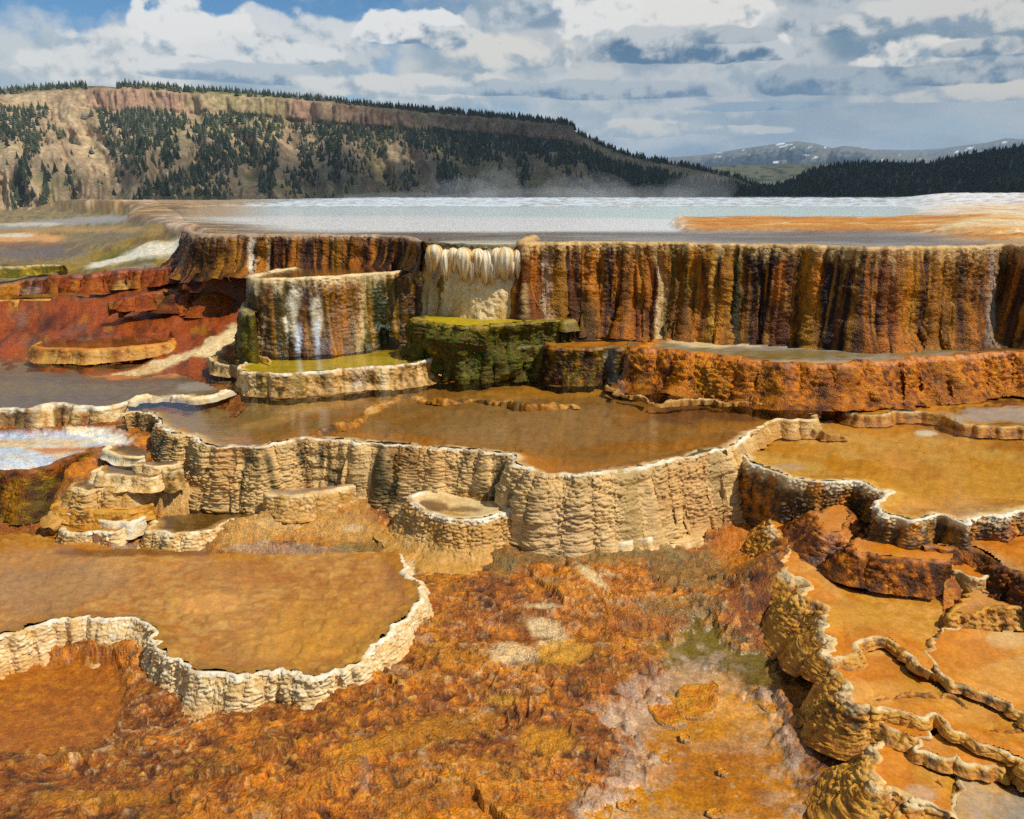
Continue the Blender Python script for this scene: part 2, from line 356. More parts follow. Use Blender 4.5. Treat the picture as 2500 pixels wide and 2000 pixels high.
# ------------------------------------------------------------------ colours
C = {k: lin(v) for k, v in dict(cream=(232, 203, 160), tan=(202, 152, 98), pale=(218, 177, 128), ochre=(188, 117, 38), orange=(210, 122, 18), rust=(160, 86, 14),
     red=(134, 60, 12), crim=(172, 78, 14), wine=(92, 42, 10), brown=(96, 52, 14), dark=(48, 28, 8), black=(26, 17, 7), olive=(112, 96, 22), green=(98, 104, 16), dgreen=(58, 62, 12), snow=(240, 242, 240), ice=(214, 226, 230), yellow=(190, 164, 62),
     white=(232, 220, 196), grey=(160, 150, 138), lilac=(172, 154, 138), pink=(196, 162, 134), gold=(196, 132, 36), peach=(228, 162, 104), mustard=(168, 134, 34),
     mud=(136, 112, 74), umber=(118, 84, 40), purple=(120, 98, 84), aqua=(206, 222, 220), blue=(196, 206, 216), amber=(204, 136, 36), sand=(212, 152, 86)).items()}
for _k in list(C):
    _l = float(C[_k]@np.array([.2126, .7152, .0722])); C[_k] = np.clip((_l+(C[_k]-_l)*np.array([1.04, 1.0, 1.25]))*1.06*max(_l, .01)**.14, .002, .86)
def pal(names, t):
    cs = np.stack([C[n] if isinstance(n, str) else np.asarray(n) for n in names]); k = len(cs)-1
    t = np.clip(t, 0, 1)*k; i = np.minimum(t.astype(int), k-1); f = (t-i)[..., None]
    return cs[i]*(1-f)+cs[i+1]*f
def lay(col, c, m):
    c = C[c] if isinstance(c, str) else np.asarray(c); m = np.clip(m, 0, 1)[..., None]
    return col*(1-m)+c*m
def blobs(col, X, Y, P, lst, seed=50, warp=0.35, wf=6.0):
    if not lst: return col
    nz = fbm2(P[..., 0]*wf, P[..., 1]*wf, 4, seed)
    for b in lst:
        x, y, rx, ry, c, s = b[:6]
        if len(b) > 6: ang = radians(b[6])
        else: ang = 0
        dx, dy = X-x, Y-y; ca, sa = math.cos(ang), math.sin(ang); dx, dy = dx*ca+dy*sa, -dx*sa+dy*ca
        d = np.sqrt((dx/rx)**2+(dy/ry)**2)+nz*warp*2
        col = lay(col, c, sst(1.15, 0.65, d)*s)
    return col
# ------------------------------------------------------------------ terraces
FLAT = []        # (polygon xy, level) of every built terrace, to clear the ground under it
STEP = 0.00137   # about nine tenths of a picture pixel, in radians
def sweep(rim, U, lean, H, lip=1.0, p=1.0, flare=0.0, bulge=0.0, round_=0.0, dens=1.0, over=0.0, seed=0, apron=.25):
    n = len(rim); T = np.gradient(rim[:, :2], axis=0)
    O = np.stack([T[:, 1], -T[:, 0]], -1); O /= np.linalg.norm(O, axis=1, keepdims=True)+1e-9
    du = U[1]-U[0]; O = smooth1(O, max(2, int(0.05/du))); O /= np.linalg.norm(O, axis=1, keepdims=True)+1e-9
    dist = np.median(np.linalg.norm(rim-np.array([0, 0, CAMZ]), axis=1)); sv = dist*STEP/dens
    Hm = float(np.max(H)); nw = max(8, int(Hm*math.hypot(1, lean)/sv))
    a = np.array([(-0.085, -0.13), (-0.05, -0.024), (-0.026, -0.004), (-0.010, 0.004), (0.0, 0.003), (0.008, -0.006)])*lip
    s = np.r_[0, np.cumsum(np.linalg.norm(np.diff(a, axis=0), axis=1))]; nl = max(8, int(s[-1]/sv/1.7))
    t = np.linspace(0, s[-1], nl); lo, lz = np.interp(t, s, a[:, 0]), np.interp(t, s, a[:, 1])
    q = np.linspace(0, 1, nw+1)[1:]
    qq = q**p
    off = 0.008*lip+Hm*(lean*qq+flare*q**4+bulge*np.sin(np.pi*q)+round_*np.sqrt(np.clip(1-(1-q)**2, 0, 1))+over*(-np.sin(np.pi*np.clip(q*3, 0, 1))*0.15))
    Q = np.r_[np.zeros(nl), q]; OFF = np.r_[lo, off]; DZ = np.r_[lz, np.full(nw, -0.006*lip)]
    Hn = (H/Hm)[:, None]
    offu = np.where(Q[None, :] > 0, 0.008*lip+(OFF[None, :]-0.008*lip)*Hn, OFF[None, :])
    P = np.empty((n, len(Q), 3))
    lf = np.clip(.85+.55*noise2(U*7, U*0, seed+90)+.45*noise2(U*21, U*0, seed+91), .25, 1.9)[:, None]
    endt = sst(0.0, .16, np.minimum(U, U[-1]-U))[:, None]
    offu = np.where(Q[None, :] > 0, offu*(.35+.65*endt), offu)
    offu = np.where(Q[None, :] > 0, offu+endt*H[:, None]*apron*np.clip((Q[None, :]-.55)/.45, 0, 1)**2*np.clip(.5+.9*noise2(U*3.5, U*0, seed+92)[:, None]+.5*noise2(U*11, U*0, seed+93)[:, None], 0, 1.6), np.where(OFF[None, :] < 0, offu*np.maximum(lf, .85), offu*lf))
    P[..., 0] = rim[:, None, 0]+O[:, None, 0]*offu; P[..., 1] = rim[:, None, 1]+O[:, None, 1]*offu
    P[..., 2] = rim[:, None, 2]+np.where(Q[None, :] > 0, DZ[None, :], DZ[None, :]*np.maximum(lf, .8))-H[:, None]*Q[None, :]
    V = np.r_[0, np.cumsum(np.hypot(np.diff(OFF), np.diff(DZ-Hm*Q)))]
    return P, Q, V, nl
def normals(P):
    a = np.gradient(P, axis=0); b = np.gradient(P, axis=1); n = np.cross(b, a)
    return n/(np.linalg.norm(n, axis=-1, keepdims=True)+1e-12)
def terrace(name, label, rim, z, H, scheme='cream', back=None, lean=0.12, p=1.0, flare=0.0, bulge=0.0, round_=0.0, lip=1.0, over=0.0,
            wig=0.012, wigf=9.0, flute=0.0, flw=0.18, scale=None, lump=0.012, lumpf=6.0, dens=1.0, floor=None, water=None, wdepth=0.010,
            streaks=(), wallmat=None, group=None, rimcol='cream', rimmix=1.0, zvar=0.004, parent=None, cat='terrace', topband=0.05, colfn=None, depth=0.05, seed=None, s3=False, apron=.3, ledge=0.0, biglump=None):
    seed = seed if seed is not None else (abs(hash(label)) % 1000 if False else sum(map(ord, label)) % 997)
    pts = np.array([list(unproj(q[0], q[1], q[2] if len(q) > 2 else z)) for q in rim])
    dist = np.median(np.linalg.norm(pts-np.array([0, 0, CAMZ]), axis=1))
    exl = rim[0][0] < 5; exr = rim[-1][0] > 2490; EXT = 1.7      # terraces that leave the picture go on beyond it
    if exr: pts = np.vstack([pts, pts[-1]+np.array([[.45, .05, 0], [1.0, -.06, 0], [EXT, .02, 0]])])
    if exl: pts = np.vstack([pts[0]+np.array([[-EXT, .02, 0], [-1.0, -.06, 0], [-.45, .05, 0]]), pts])
    rimc, U = catmull(pts, dist*STEP/dens)
    T = np.gradient(rimc[:, :2], axis=0); O = np.stack([T[:, 1], -T[:, 0]], -1); O /= np.linalg.norm(O, axis=1, keepdims=True)+1e-9
    w = wig*(np.abs(noise2(U*wigf, U*0+1.3, seed))*2-1+0.7*noise2(U*wigf*2.7, U*0, seed+1))+wig*.9*noise2(U*wigf*.33, U*0+5, seed+2)
    rimc[:, :2] += O*w[:, None]; rimc[:, 2] += zvar*noise2(U*7, U*0, seed+3)
    uL, uR = (1.71 if exl else 0), (1.71 if exr else 0); fr_ = np.clip((U-uL)/max(.1, U[-1]-uL-uR), 0, 1)
    Hu = np.interp(fr_, np.linspace(0, 1, len(np.atleast_1d(H))), np.atleast_1d(H))
    P, Q, V, nl = sweep(rimc, U, lean, Hu, lip, p, flare, bulge, round_, dens, over, seed, apron)
    Un, Vn = np.meshgrid(U, V, indexing='ij'); Qn = np.broadcast_to(Q, Un.shape); nrm = normals(P)
    wallm = sst(0, 0.06, Qn); D = lump*fbm3(P, lumpf, 3, seed+5)*(0.25+0.75*wallm)
    if flute:
        fu = Un/flw+0.25*noise2(Un*3, Vn*3, seed+7)
        fl = np.abs(noise2(fu, Vn*0.8, seed+8))*1.5+0.6*np.abs(noise2(fu*2.3, Vn*1.2+9, seed+9))-0.8
        D = D+flute*fl*sst(0.0, 0.35, Qn)*np.clip(.35+1.3*noise2(Un*1.7, Vn*.5, seed+10), 0, 1.2)
    bl = min(.06, .16*float(np.max(Hu))) if biglump is None else biglump
    D = D+bl*fbm3(P*np.array([1, 1, 1.7]), 2.6, 3, seed+17)*sst(0, .25, Qn)
    if ledge:
        lf_ = Vn/.085+1.1*noise2(Un*3.2, Vn*3, seed+18)+.5*noise2(Un*9, Vn*5, seed+19); lf_ = lf_-np.floor(lf_)
        D = D+ledge*(sst(0, .75, lf_)*sst(1, .9, lf_)-.4)*sst(0, .1, Qn)*np.clip(.4+1.2*noise2(Un*2.3, Vn*3, seed+16), 0, 1)
    rn = np.zeros_like(Un); F1 = rn
    if scale:
        su, sv_, amp = scale
        wu = Un+0.006*noise2(Un*30, Vn*30, seed+11)+.045*noise2(Un*2.3, Vn*2.6, seed+25)
        if s3: F1, F2, DU, DV, rn = worley3(P+.008*np.stack([fbm3(P, 30, 1, seed+15+q) for q in range(3)], -1), (su*1.05, su*1.05, sv_), seed+13)
        else: F1, F2, DU, DV, rn = worley(wu/su, (Vn+0.012*noise2(Un*9, Vn*4, seed+12))/sv_, seed+13)
        ed = sst(0.0, 0.20, F2-F1)
        hgt = ed*(0.55+0.75*np.clip(DV+.3, -1, 1))*(0.6+0.8*rn)
        D = D+amp*(hgt-0.4)*(0.3+0.7*sst(0, 0.03, Qn))*(0.5+0.7*sst(-.45, .35, noise2(Un*4, Vn*5, seed+14)+.5*noise2(Un*15, Vn*15, seed+26)))
    D = D*np.where(np.arange(len(Q)) < nl*0.35, 0.3, 1.0)*(np.clip(Hu/.15, .35, 1)*(.3+.7*sst(0, .12, np.minimum(U, U[-1]-U))))[:, None]
    P = P+nrm*D[..., None]
    X, Y = proj(P)
    st = noise2(Un*14+.4*noise2(Un*5, Vn*6, seed+20), Vn*1.6, seed+21)*.65+noise2(Un*37, Vn*3.1, seed+22)*.35
    fine = fbm3(P, 26, 3, seed+24)
    wet = np.zeros_like(Un)
    if colfn: col, wet = colfn(dict(P=P, U=Un, V=Vn, Q=Qn, X=X, Y=Y, st=st, fine=fine, rn=rn, seed=seed))
    else:
        pl, k1, k2, wetv, foot = SCHEMES[scheme]
        t = 0.5+k1*st+k2*fine+0.25*(rn-.5)*(1 if scale else 0)
        col = pal(pl, t); wet[:] = wetv
        if foot: col = lay(col, foot[0], sst(foot[1], 1.0, Qn+0.25*fine+.15*st)*foot[2])
    for sx, hw, y0, y1, c, s in streaks:
        jit = hw*.7*noise2(Vn*7, Vn*0+sx, seed+30)+hw*.5*fine
        m = sst(hw*1.25, hw*.55, np.abs(X-sx+jit))*sst(y0-8, y0+10, Y+20*fine)*sst(y1+25, y1-15, Y+45*st)*s
        col = lay(col, c, m*(0.75+.5*fine))
    if rimmix:
        rb = sst(topband, topband*.3, Qn+.5*topband*fine+.5*topband*st)
        col = lay(col, rimcol, rb*rimmix*np.clip(.55+.6*noise2(Un*13, Vn*9, seed+70)+.5*noise2(Un*41, Vn*20, seed+71)+.5*fine, .0, 1))
    nu, nv = Un.shape
    root = bpy.data.objects.new(name, None); COL.objects.link(root)
    base = P[nu//2, -1]; root.location = base; root['label'] = label; root['category'] = cat
    if group: root['group'] = group
    Pl = P-base
    A = dict(col=col, wet=wet); vs = min(nv-2, nl+1)
    mr = make_mesh('rim', Pl, gridfaces(nu, nv, 0, vs+1), {k: v.copy() for k, v in A.items()}, M_RIM)
    obj('rim', mr, root)
    obj('wall', make_mesh('wall', Pl, gridfaces(nu, nv, vs, nv), A, wallmat or M_WALL), root)
    # pool bed and water
    poly = rimc[:, :2]
    if back is not None:
        bp = np.array([unproj(q[0], q[1], z)[:2]+np.array([EXT if (exr and q[0] > 2490) else (-EXT if (exl and q[0] < 5) else 0), 0]) for q in back]); k_ = max(1, len(rimc)//420); Os = smooth1(O, 6); poly = np.vstack([rimc[::k_, :2]-.006*Os[::k_], bp]); wpoly = np.vstack([rimc[::k_, :2]-.020*min(1, lip)*Os[::k_], bp])
        FLAT.append((poly, z, float(np.max(Hu))))
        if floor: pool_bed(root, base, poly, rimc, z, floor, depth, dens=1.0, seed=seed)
        if water:
            wp = ccw(wpoly); n = len(wp); wv = np.c_[wp, np.full(n, z-wdepth)]
            me = bpy.data.meshes.new('water'); me.from_pydata([tuple(v) for v in wv], [], [list(range(n))]); me.update(); me.materials.append(water)
            obj('water', me, None, kind='structure')
    return root, rimc
def polar(z, ymin, ymax, tmin, tmax, k=1.0):
    h = max(0.3, CAMZ-z); ys = [ymin]
    while ys[-1] < ymax: ys.append(ys[-1]+k*STEP*(ys[-1]**2+h*h)/h)
    ts = np.arange(tmin, tmax, STEP*1.15*k)
    return np.meshgrid(ts, np.array(ys), indexing='ij')
def pool_bed(root, base, poly, rimc, z, floor, depth, dens=1.0, seed=0):
    ty = poly[:, 0]/np.maximum(poly[:, 1], .3)
    Tn, Yn = polar(z-depth*.5, poly[:, 1].min(), poly[:, 1].max(), ty.min(), ty.max(), floor.get('k', 1.3)*1.2)
    Xn = Tn*Yn; ins = inpoly(Xn, Yn, poly)
    for pl, zz, hh in floor.get('cut', []): ins &= ~inpoly(Xn, Yn, pl)
    d = np.full(Xn.shape, 9.0, np.float32); d[ins] = pdist(Xn[ins], Yn[ins], rimc)
    P = np.stack([Xn, Yn, np.zeros_like(Xn)], -1)
    r = floor.get('relief', 0.006)
    n1 = fbm2(Xn*5, Yn*5, 4, seed+40); n2 = fbm2(Xn*22, Yn*22, 3, seed+44)
    tu = 0
    if floor.get('tuft'):
        wF, wF2, _a, _b, wr = worley(Xn*15+.6*n2, Yn*19+.6*n1, seed+60); tu = np.sqrt(np.clip(1-wF*wF*1.7, 0, 1))*wr*sst(-.3, .3, n1+.2)
    P[..., 2] = z-depth*sst(0.0, floor.get('shore', 0.22), d)-0.004+r*n1+r*.5*n2+floor.get('tuft', 0)*tu
    X, Y = proj(P); fx = floor.get('aniso', (1.0, 1.0))
    n3 = fbm2(Xn*30*fx[0], Yn*30*fx[1], 3, seed+46); n4 = fbm2(Xn*2.2*fx[0], Yn*2.2*fx[1], 3, seed+48)
    col = pal(floor['pal'], 0.5+floor.get('k1', .55)*n4+floor.get('k2', .3)*n3)
    col = lay(col, floor.get('tcol', 'sand'), np.clip(tu, 0, 1)*.55)
    dk = floor.get('deep')  # darker away from the rim: absorption by deeper water painted into the bed
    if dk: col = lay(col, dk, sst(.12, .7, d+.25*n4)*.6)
    col = lay(col, floor.get('edge', 'cream'), sst(floor.get('ew', .12), 0.01, d+.05*n1+.02*n3)*floor.get('es', .8))
    col = blobs(col, X, Y, P, floor.get('blobs'), seed+50)
    for pl, zz, hh in floor.get('sink', []): P[..., 2] = np.where(inpoly(Xn, Yn, pl), P[..., 2]-.05, P[..., 2])
    f = gridfaces(*Xn.shape); f = f[ins.ravel()[f].all(1)]
    if len(f) == 0: return
    obj('pool_bed', make_mesh('pool_bed', P-base, f, dict(col=col, wet=np.full(Xn.shape, floor.get('wet', .5))), M_BED), root)
def ridge(name, label, line, z, w, h, scheme='cream', group=None, scale=(0.03, 0.025, 0.006), wig=0.012, sk=0.05, mat=None, seed=None, cat='ridge', zvar=0.006):
    """a low knobbly travertine rim, both sides falling away"""
    seed = seed if seed is not None else sum(map(ord, label)) % 997
    pts = np.array([list(unproj(q[0], q[1], q[2] if len(q) > 2 else z)) for q in line])
    dist = np.median(np.linalg.norm(pts-np.array([0, 0, CAMZ]), axis=1)); rc, U = catmull(pts, dist*STEP)
    T = np.gradient(rc[:, :2], axis=0); O = np.stack([T[:, 1], -T[:, 0]], -1); O /= np.linalg.norm(O, axis=1, keepdims=True)+1e-9
    rc[:, :2] += O*(wig*(noise2(U*11, U*0, seed)+.8*noise2(U*29, U*0, seed+1)))[:, None]
    O = smooth1(O, max(2, int(.04/(U[1]-U[0])))); rc[:, 2] += zvar*noise2(U*9, U*0, seed+2)
    nv = max(10, int((2*w+2*h)/(dist*STEP))); t = np.linspace(-1, 1, nv)
    taper = np.minimum(1, np.minimum(U, U[-1]-U)/0.06+.15); ww = w*(0.8+.35*noise2(U*8, U*0+3, seed+4))
    prof = np.sqrt(np.clip(1-np.abs(t)**2.2, 0, 1))
    P = np.empty((len(U), nv, 3))
    P[..., 0] = rc[:, None, 0]+O[:, None, 0]*ww[:, None]*t; P[..., 1] = rc[:, None, 1]+O[:, None, 1]*ww[:, None]*t
    P[..., 2] = rc[:, None, 2]+(h+sk)*prof[None, :]*(taper*(.75+.45*noise2(U*6, U*0+8, seed+9)))[:, None]-sk
    V = np.r_[0, np.cumsum(np.hypot(np.diff(t*w), np.diff(prof*h)))]; Un, Vn = np.meshgrid(U, V, indexing='ij')
    F1, F2, DU, DV, rn = worley3(P, (scale[0], scale[0], scale[1]), seed+5)
    D = scale[2]*(sst(0, .3, F2-F1)*(.5+rn)-.4)+.010*fbm3(P, 16, 3, seed+6)
    P = P+normals(P)*D[..., None]
    fine = fbm3(P, 24, 3, seed+7); pl, k1, k2, wetv, foot = SCHEMES[scheme]
    col = pal(pl, .5+k1*noise2(Un*9, Vn*2, seed+8)+k2*fine+.3*(rn-.5))
    base = rc[len(rc)//2].copy(); base[2] -= sk
    o = obj(name, make_mesh(name, P-base, gridfaces(*Un.shape), dict(col=col, wet=np.full(Un.shape, wetv)), mat or M_RIM), None, label=label, category=cat)
    o.location = base
    if group: o['group'] = group
    return o
SCHEMES = {  # palette, streak weight, grain weight, wetness, foot (colour, start, strength)
    'cream': (['umber', 'tan', 'pale', 'cream', 'cream'], .30, .45, .15, None),
    'creamstain': (['dgreen', 'umber', 'tan', 'pale', 'cream', 'cream'], .42, .40, .2, None),
    'tanscale': (['umber', 'tan', 'tan', 'pale', 'cream'], .25, .45, .25, ('amber', .6, .5)),
    'flank': (['brown', 'umber', 'ochre', 'sand', 'sand', 'pale'], .25, .5, .35, ('orange', .45, .4)),
    'rustwet': (['dark', 'brown', 'brown', 'rust', 'orange', 'gold'], .3, .5, .6, None),
    'brownwet': (['black', 'dark', 'brown', 'olive', 'ochre', 'gold'], .45, .4, .7, None),
    'orange': (['dark', 'brown', 'rust', 'orange', 'orange', 'amber', 'gold'], .3, .55, .75, ('brown', .7, .3)),
    'red': (['dark', 'wine', 'red', 'crim', 'rust', 'ochre'], .4, .4, .65, None),
    'tanwall': (['umber', 'ochre', 'tan', 'sand', 'pale'], .4, .35, .3, None),
    'olive': (['dgreen', 'green', 'olive', 'mustard', 'yellow'], .4, .4, .5, None),
    'darkgreen': (['dark', 'dgreen', 'green', 'brown', 'green', 'olive', 'mustard'], .35, .5, .65, None),
    'ochrescale': (['brown', 'umber', 'ochre', 'sand', 'pale'], .3, .45, .4, None),
    'white': (['tan', 'cream', 'white', 'white'], .25, .4, .2, None)}
# ================================================================== the terraces
ZU, ZM = 1.70, 0.55
def cliffcol(rows, top='pale', kb=1.0):
    xs = np.array([r[0] for r in rows], float); cs = np.stack([C[r[1]] for r in rows])
    def f(d):
        X, st, fine, Q, V, U, sd = d['X'], d['st'], d['fine'], d['Q'], d['V'], d['U'], d['seed']
        xx = X+14*noise2(V*3.1, U*2, sd+60)+9*noise2(U*25, V*2, sd+61)+10*fine
        col = np.stack([np.interp(xx, xs, cs[:, k]) for k in range(3)], -1)
        a = noise2(U*40+.5*noise2(U*12, V*9, sd+64), V*2.0, sd+62); b = noise2(U*16, V*1.2, sd+63)
        c2 = noise2(U*75+.5*fine, V*3.5, sd+67)
        col = col*(.85+.3*a[..., None]+.25*b[..., None]+.22*c2[..., None])
        col = lay(col, 'brown', (.15+.15*b)*kb)
        col = lay(col, 'rust', sst(0, .7, noise2(U*21+5, V*1.1, sd+68)+.3*c2)*.4*kb)
        col = lay(col, 'dark', sst(.15, .7, b*.6+a*.4+.3*c2)*.6)
        col = lay(col, 'gold', sst(.2, .7, noise2(U*33+3, V*1.5, sd+66)+.4*fine)*.6)
        col = lay(col, 'orange', sst(.25, .7, noise2(U*27+9, V*1.8, sd+69)+.3*c2)*.55*kb)
        col = lay(col, top, sst(.15, .0, Q+.12*fine+.12*a+.05*c2)*.7)
        col = lay(col, 'tan', sst(.35, .75, fine+.25*(d['rn']-.5))*.4*sst(.8, .1, Q))
        return np.clip(col, .004, .9), np.full(X.shape, .7)
    return f
T1ROWS = [(1270, 'brown'), (1300, 'rust'), (1340, 'umber'), (1360, 'dark'), (1400, 'brown'), (1420, 'umber'), (1440, 'dark'), (1452, 'gold'), (1470, 'dark'), (1500, 'brown'),
          (1530, 'ochre'), (1560, 'rust'), (1590, 'brown'), (1612, 'pale'), (1630, 'olive'), (1650, 'olive'), (1675, 'umber'), (1705, 'ochre'), (1725, 'dark'), (1742, 'sand'), (1760, 'dark'),
          (1790, 'dgreen'), (1815, 'olive'), (1835, 'dark'), (1890, 'black'), (1940, 'dark'), (1965, 'gold'), (1995, 'gold'), (2010, 'dark'), (2060, 'dark'), (2120, 'black'), (2140, 'brown'), (2190, 'rust'),
          (2225, 'gold'), (2250, 'brown'), (2285, 'gold'), (2320, 'ochre'), (2338, 'black'), (2370, 'ochre'), (2400, 'brown'), (2425, 'grey'), (2445, 'olive'), (2465, 'black'), (2500, 'brown'), (2600, 'dark')]
T2ROWS = [(440, 'brown'), (470, 'dark'), (510, 'umber'), (540, 'brown'), (590, 'umber'), (640, 'dark'), (680, 'brown'), (760, 'dark'), (840, 'umber'), (900, 'brown'), (960, 'dark'), (1020, 'umber')]
T3ROWS = [(590, 'dgreen'), (620, 'umber'), (650, 'dark'), (690, 'olive'), (720, 'umber'), (740, 'dark'), (775, 'umber'), (800, 'dark'), (830, 'ochre'), (860, 'umber'), (884, 'pale'),
          (895, 'green'), (930, 'dgreen'), (960, 'olive'), (1000, 'brown'), (1040, 'olive'), (1075, 'mustard'), (1110, 'olive')]
# --- the upper plateau's edge: two cliffs and the fall between them
UPR = [(1300, 574), (1276, 583), (1266, 592), (1280, 594), (1310, 592), (1370, 592), (1450, 591), (1560, 592), (1700, 594), (1800, 596), (1900, 597), (2000, 599), (2060, 602), (2130, 604), (2230, 602), (2330, 600), (2420, 599), (2450, 596), (2490, 599), (2580, 603), (2700, 606), (2850, 604), (3050, 609), (3300, 612)]
UPL = [(476, 546), (452, 556), (462, 566), (480, 569), (530, 571), (640, 572), (760, 573), (880, 574), (960, 576), (1000, 579), (1012, 586), (1024, 590)]
UPF = [(1000, 581), (1040, 590), (1080, 593), (1120, 596), (1180, 598), (1230, 598), (1262, 597), (1280, 594), (1300, 592)]
terrace('travertine_cliff', 'long dark brown travertine cliff with gold and black streaks beside the white fall', UPR, ZU, [0.82, .84, .86, .9, .95, .98, .98, .96, .9, .9], lean=0.05, flare=0.10, round_=0.03,
        colfn=cliffcol(T1ROWS), dens=.92, biglump=.04, apron=.12, flute=0.035, flw=.10, scale=(.030, .034, .014), lump=.03, lumpf=7, lip=1.2, wallmat=M_WET, rimcol='pale', topband=.04, rimmix=.7, wig=.02,
        streaks=[(1335, 13, 620, 775, 'pink', .9), (1283, 9, 690, 770, 'pale', .7), (1612, 7, 660, 830, 'cream', .7), (1738, 9, 600, 830, 'sand', .8), (2420, 10, 600, 830, 'grey', .7)])
terrace('travertine_cliff', 'low brown cliff behind the white streaked block, edge of the upper pool', UPL, ZU, [.30, .34, .46, .52, .50, .42, .38, .36, .35, .33], lean=0.22, flare=.15, round_=.05,
        colfn=cliffcol(T2ROWS, top='pink'), flute=0.07, flw=.24, scale=(.04, .036, .012), lump=.03, lip=1.3, wallmat=M_WET, rimcol='pink', topband=.1, rimmix=.7,
        streaks=[(612, 8, 585, 660, 'white', .9), (655, 5, 580, 660, 'cream', .5)])
def fallcol(d):
    X, Q, st, fine, U, V, sd = d['X'], d['Q'], d['st'], d['fine'], d['U'], d['V'], d['seed']
    col = pal(['yellow', 'pale', 'cream', 'cream'], .62+.3*st+.35*fine)
    col = lay(col, 'white', sst(.62, .25, Q+.12*st)*sst(1050, 1075, X)*.85)
    col = lay(col, 'mustard', sst(.55, .95, Q+.2*fine)*sst(.1, .5, noise2(U*9, V*3, sd+3)+.2)*.7)
    col = lay(col, 'green', sst(1046, 1020, X+12*st)*.85)
    col = lay(col, 'green', sst(1255, 1268, X+10*fine)*.8)
    col = lay(col, 'pale', sst(14, 6, np.abs(X-1062+8*st))*.7)
    col = lay(col, 'olive', sst(.10, .02, Q+.04*fine)*.85)
    col = lay(col, 'olive', sst(.35, .7, noise2(U*20, V*2.5, sd+4))*sst(.45, .7, Q)*.6)
    return col, np.full(X.shape, .45)
def make_fall():
    root, rc = terrace('travertine_fall', 'creamy white travertine waterfall with drooping lobes between two brown cliffs', UPF, ZU-.02, .74, lean=0.08, flare=0.03, colfn=fallcol, lump=.014, lumpf=7, flute=.035, flw=.10, biglump=.012, apron=0,
        lip=1.0, wallmat=M_WALL, rimcol='olive', topband=.06, rimmix=.5, scale=(.045, .10, .012), cat='waterfall')
    return root
make_fall()
# the drooping white lobes of the fall, each a tear of travertine hanging from the lip
def lobe(px, y0, w, h, tint, k):
    top = unproj(px, 597+0*px, ZU-.02); d = np.linalg.norm(top-np.array([0, 0, CAMZ])); W = w/FPX*d; Hh = h/FPX*d
    z0 = CAMZ-(d*math.sin(PITCH-math.atan((1000-y0)/FPX)))*1.0
    nu, nv = 26, 34; a = np.linspace(-1.0, 1.0, nu)[:, None]*np.pi*.5; v = np.linspace(0, 1, nv)[None, :]
    prof = np.sqrt(np.clip(v/.28, 0, 1)*(2-np.clip(v/.28, 0, 1)))*np.where(v > .28, 1-((v-.28)/.72)**1.7*.9, 1)
    P = np.stack([W*.5*np.sin(a)*prof, -W*.62*np.cos(a)*prof-.02-.03*v, -Hh*v+0*a], -1)
    n = noise2(a*5.5+k, v*1.3+k*3, 81); P = P*(1+0*P); P[..., 1] -= .018*n*prof+.012*noise2(a*12, v*2+k, 82); P[..., 0] += .008*n
    col = pal(['sand', 'cream', 'white', 'white'], .62+.5*n-.3*np.abs(np.sin(a))+.25*tint+0*v)
    col = lay(col, 'pale', sst(.55, 1, v+.2*n)*.7)
    o = obj('lobe', make_mesh('lobe', P, gridfaces(nu, nv), dict(col=col, wet=np.full(n.shape, .35)), M_RIM), FALL)
    o.location = np.array([top[0], top[1]-.06, z0])-np.array(FALL.location)
FALL = [o for o in S.objects if o.name.startswith('travertine_fall')][0]
for k, (px, y0, w, h) in enumerate([(1062, 594, 40, 62), (1052, 608, 24, 52), (1090, 606, 34, 74), (1108, 602, 30, 62), (1134, 601, 48, 80), (1152, 622, 26, 70), (1166, 604, 34, 70), (1186, 608, 36, 84),
                                    (1202, 626, 30, 66), (1216, 602, 38, 72), (1233, 600, 52, 82), (1250, 620, 26, 58), (1264, 606, 24, 70)]):
    lobe(px, y0, w, h, (k*.37) % 1-.4, k*1.7)
# upper plateau outline (its bed is part of the ground sheet)
PLATEAU = np.array([unproj(q[0], q[1], ZU)[:2]+np.array([.04 if q in UPL[:4] else 0, .085]) for q in UPL[1:]+UPF+UPR] + [(70, 60), (-40, 60), (-14, 30), (-7.5, 16)])
# --- block with white drips
terrace('travertine_terrace', 'olive brown block terrace with two white drips, in front of the low cliff', R('p', [(716, 652), (660, 660), (617, 671), (613, 679), (640, 680), (700, 679), (760, 677), (820, 673), (880, 668), (950, 664), (1020, 662), (1062, 663), (1080, 667), (1082, 662), (1070, 652)]),
        1.40, [.4, .6, .70, .70, .70, .70, .70, .70, .70, .70], lean=.05, flare=.05, colfn=cliffcol(T3ROWS, top='cream', kb=.25), biglump=.03, apron=.1, flute=.025, flw=.15, scale=(.032, .030, .013), lump=.025, lip=1.0, wallmat=M_WALL,
        rimcol='cream', topband=.05, back=[(1090, 640), (900, 636), (700, 640)], floor=dict(pal=['brown', 'umber', 'ochre', 'umber'], edge='cream', ew=.1, blobs=[(1030, 657, 60, 8, 'yellow', .7)]), water=M_WATER,
        streaks=[(716, 17, 702, 815, 'white', .95), (728, 8, 790, 842, 'blue', .95), (768, 15, 725, 800, 'white', .9), (772, 6, 780, 842, 'blue', .9), (640, 8, 760, 840, 'cream', .5), (886, 5, 700, 830, 'pale', .7)], wig=.016)
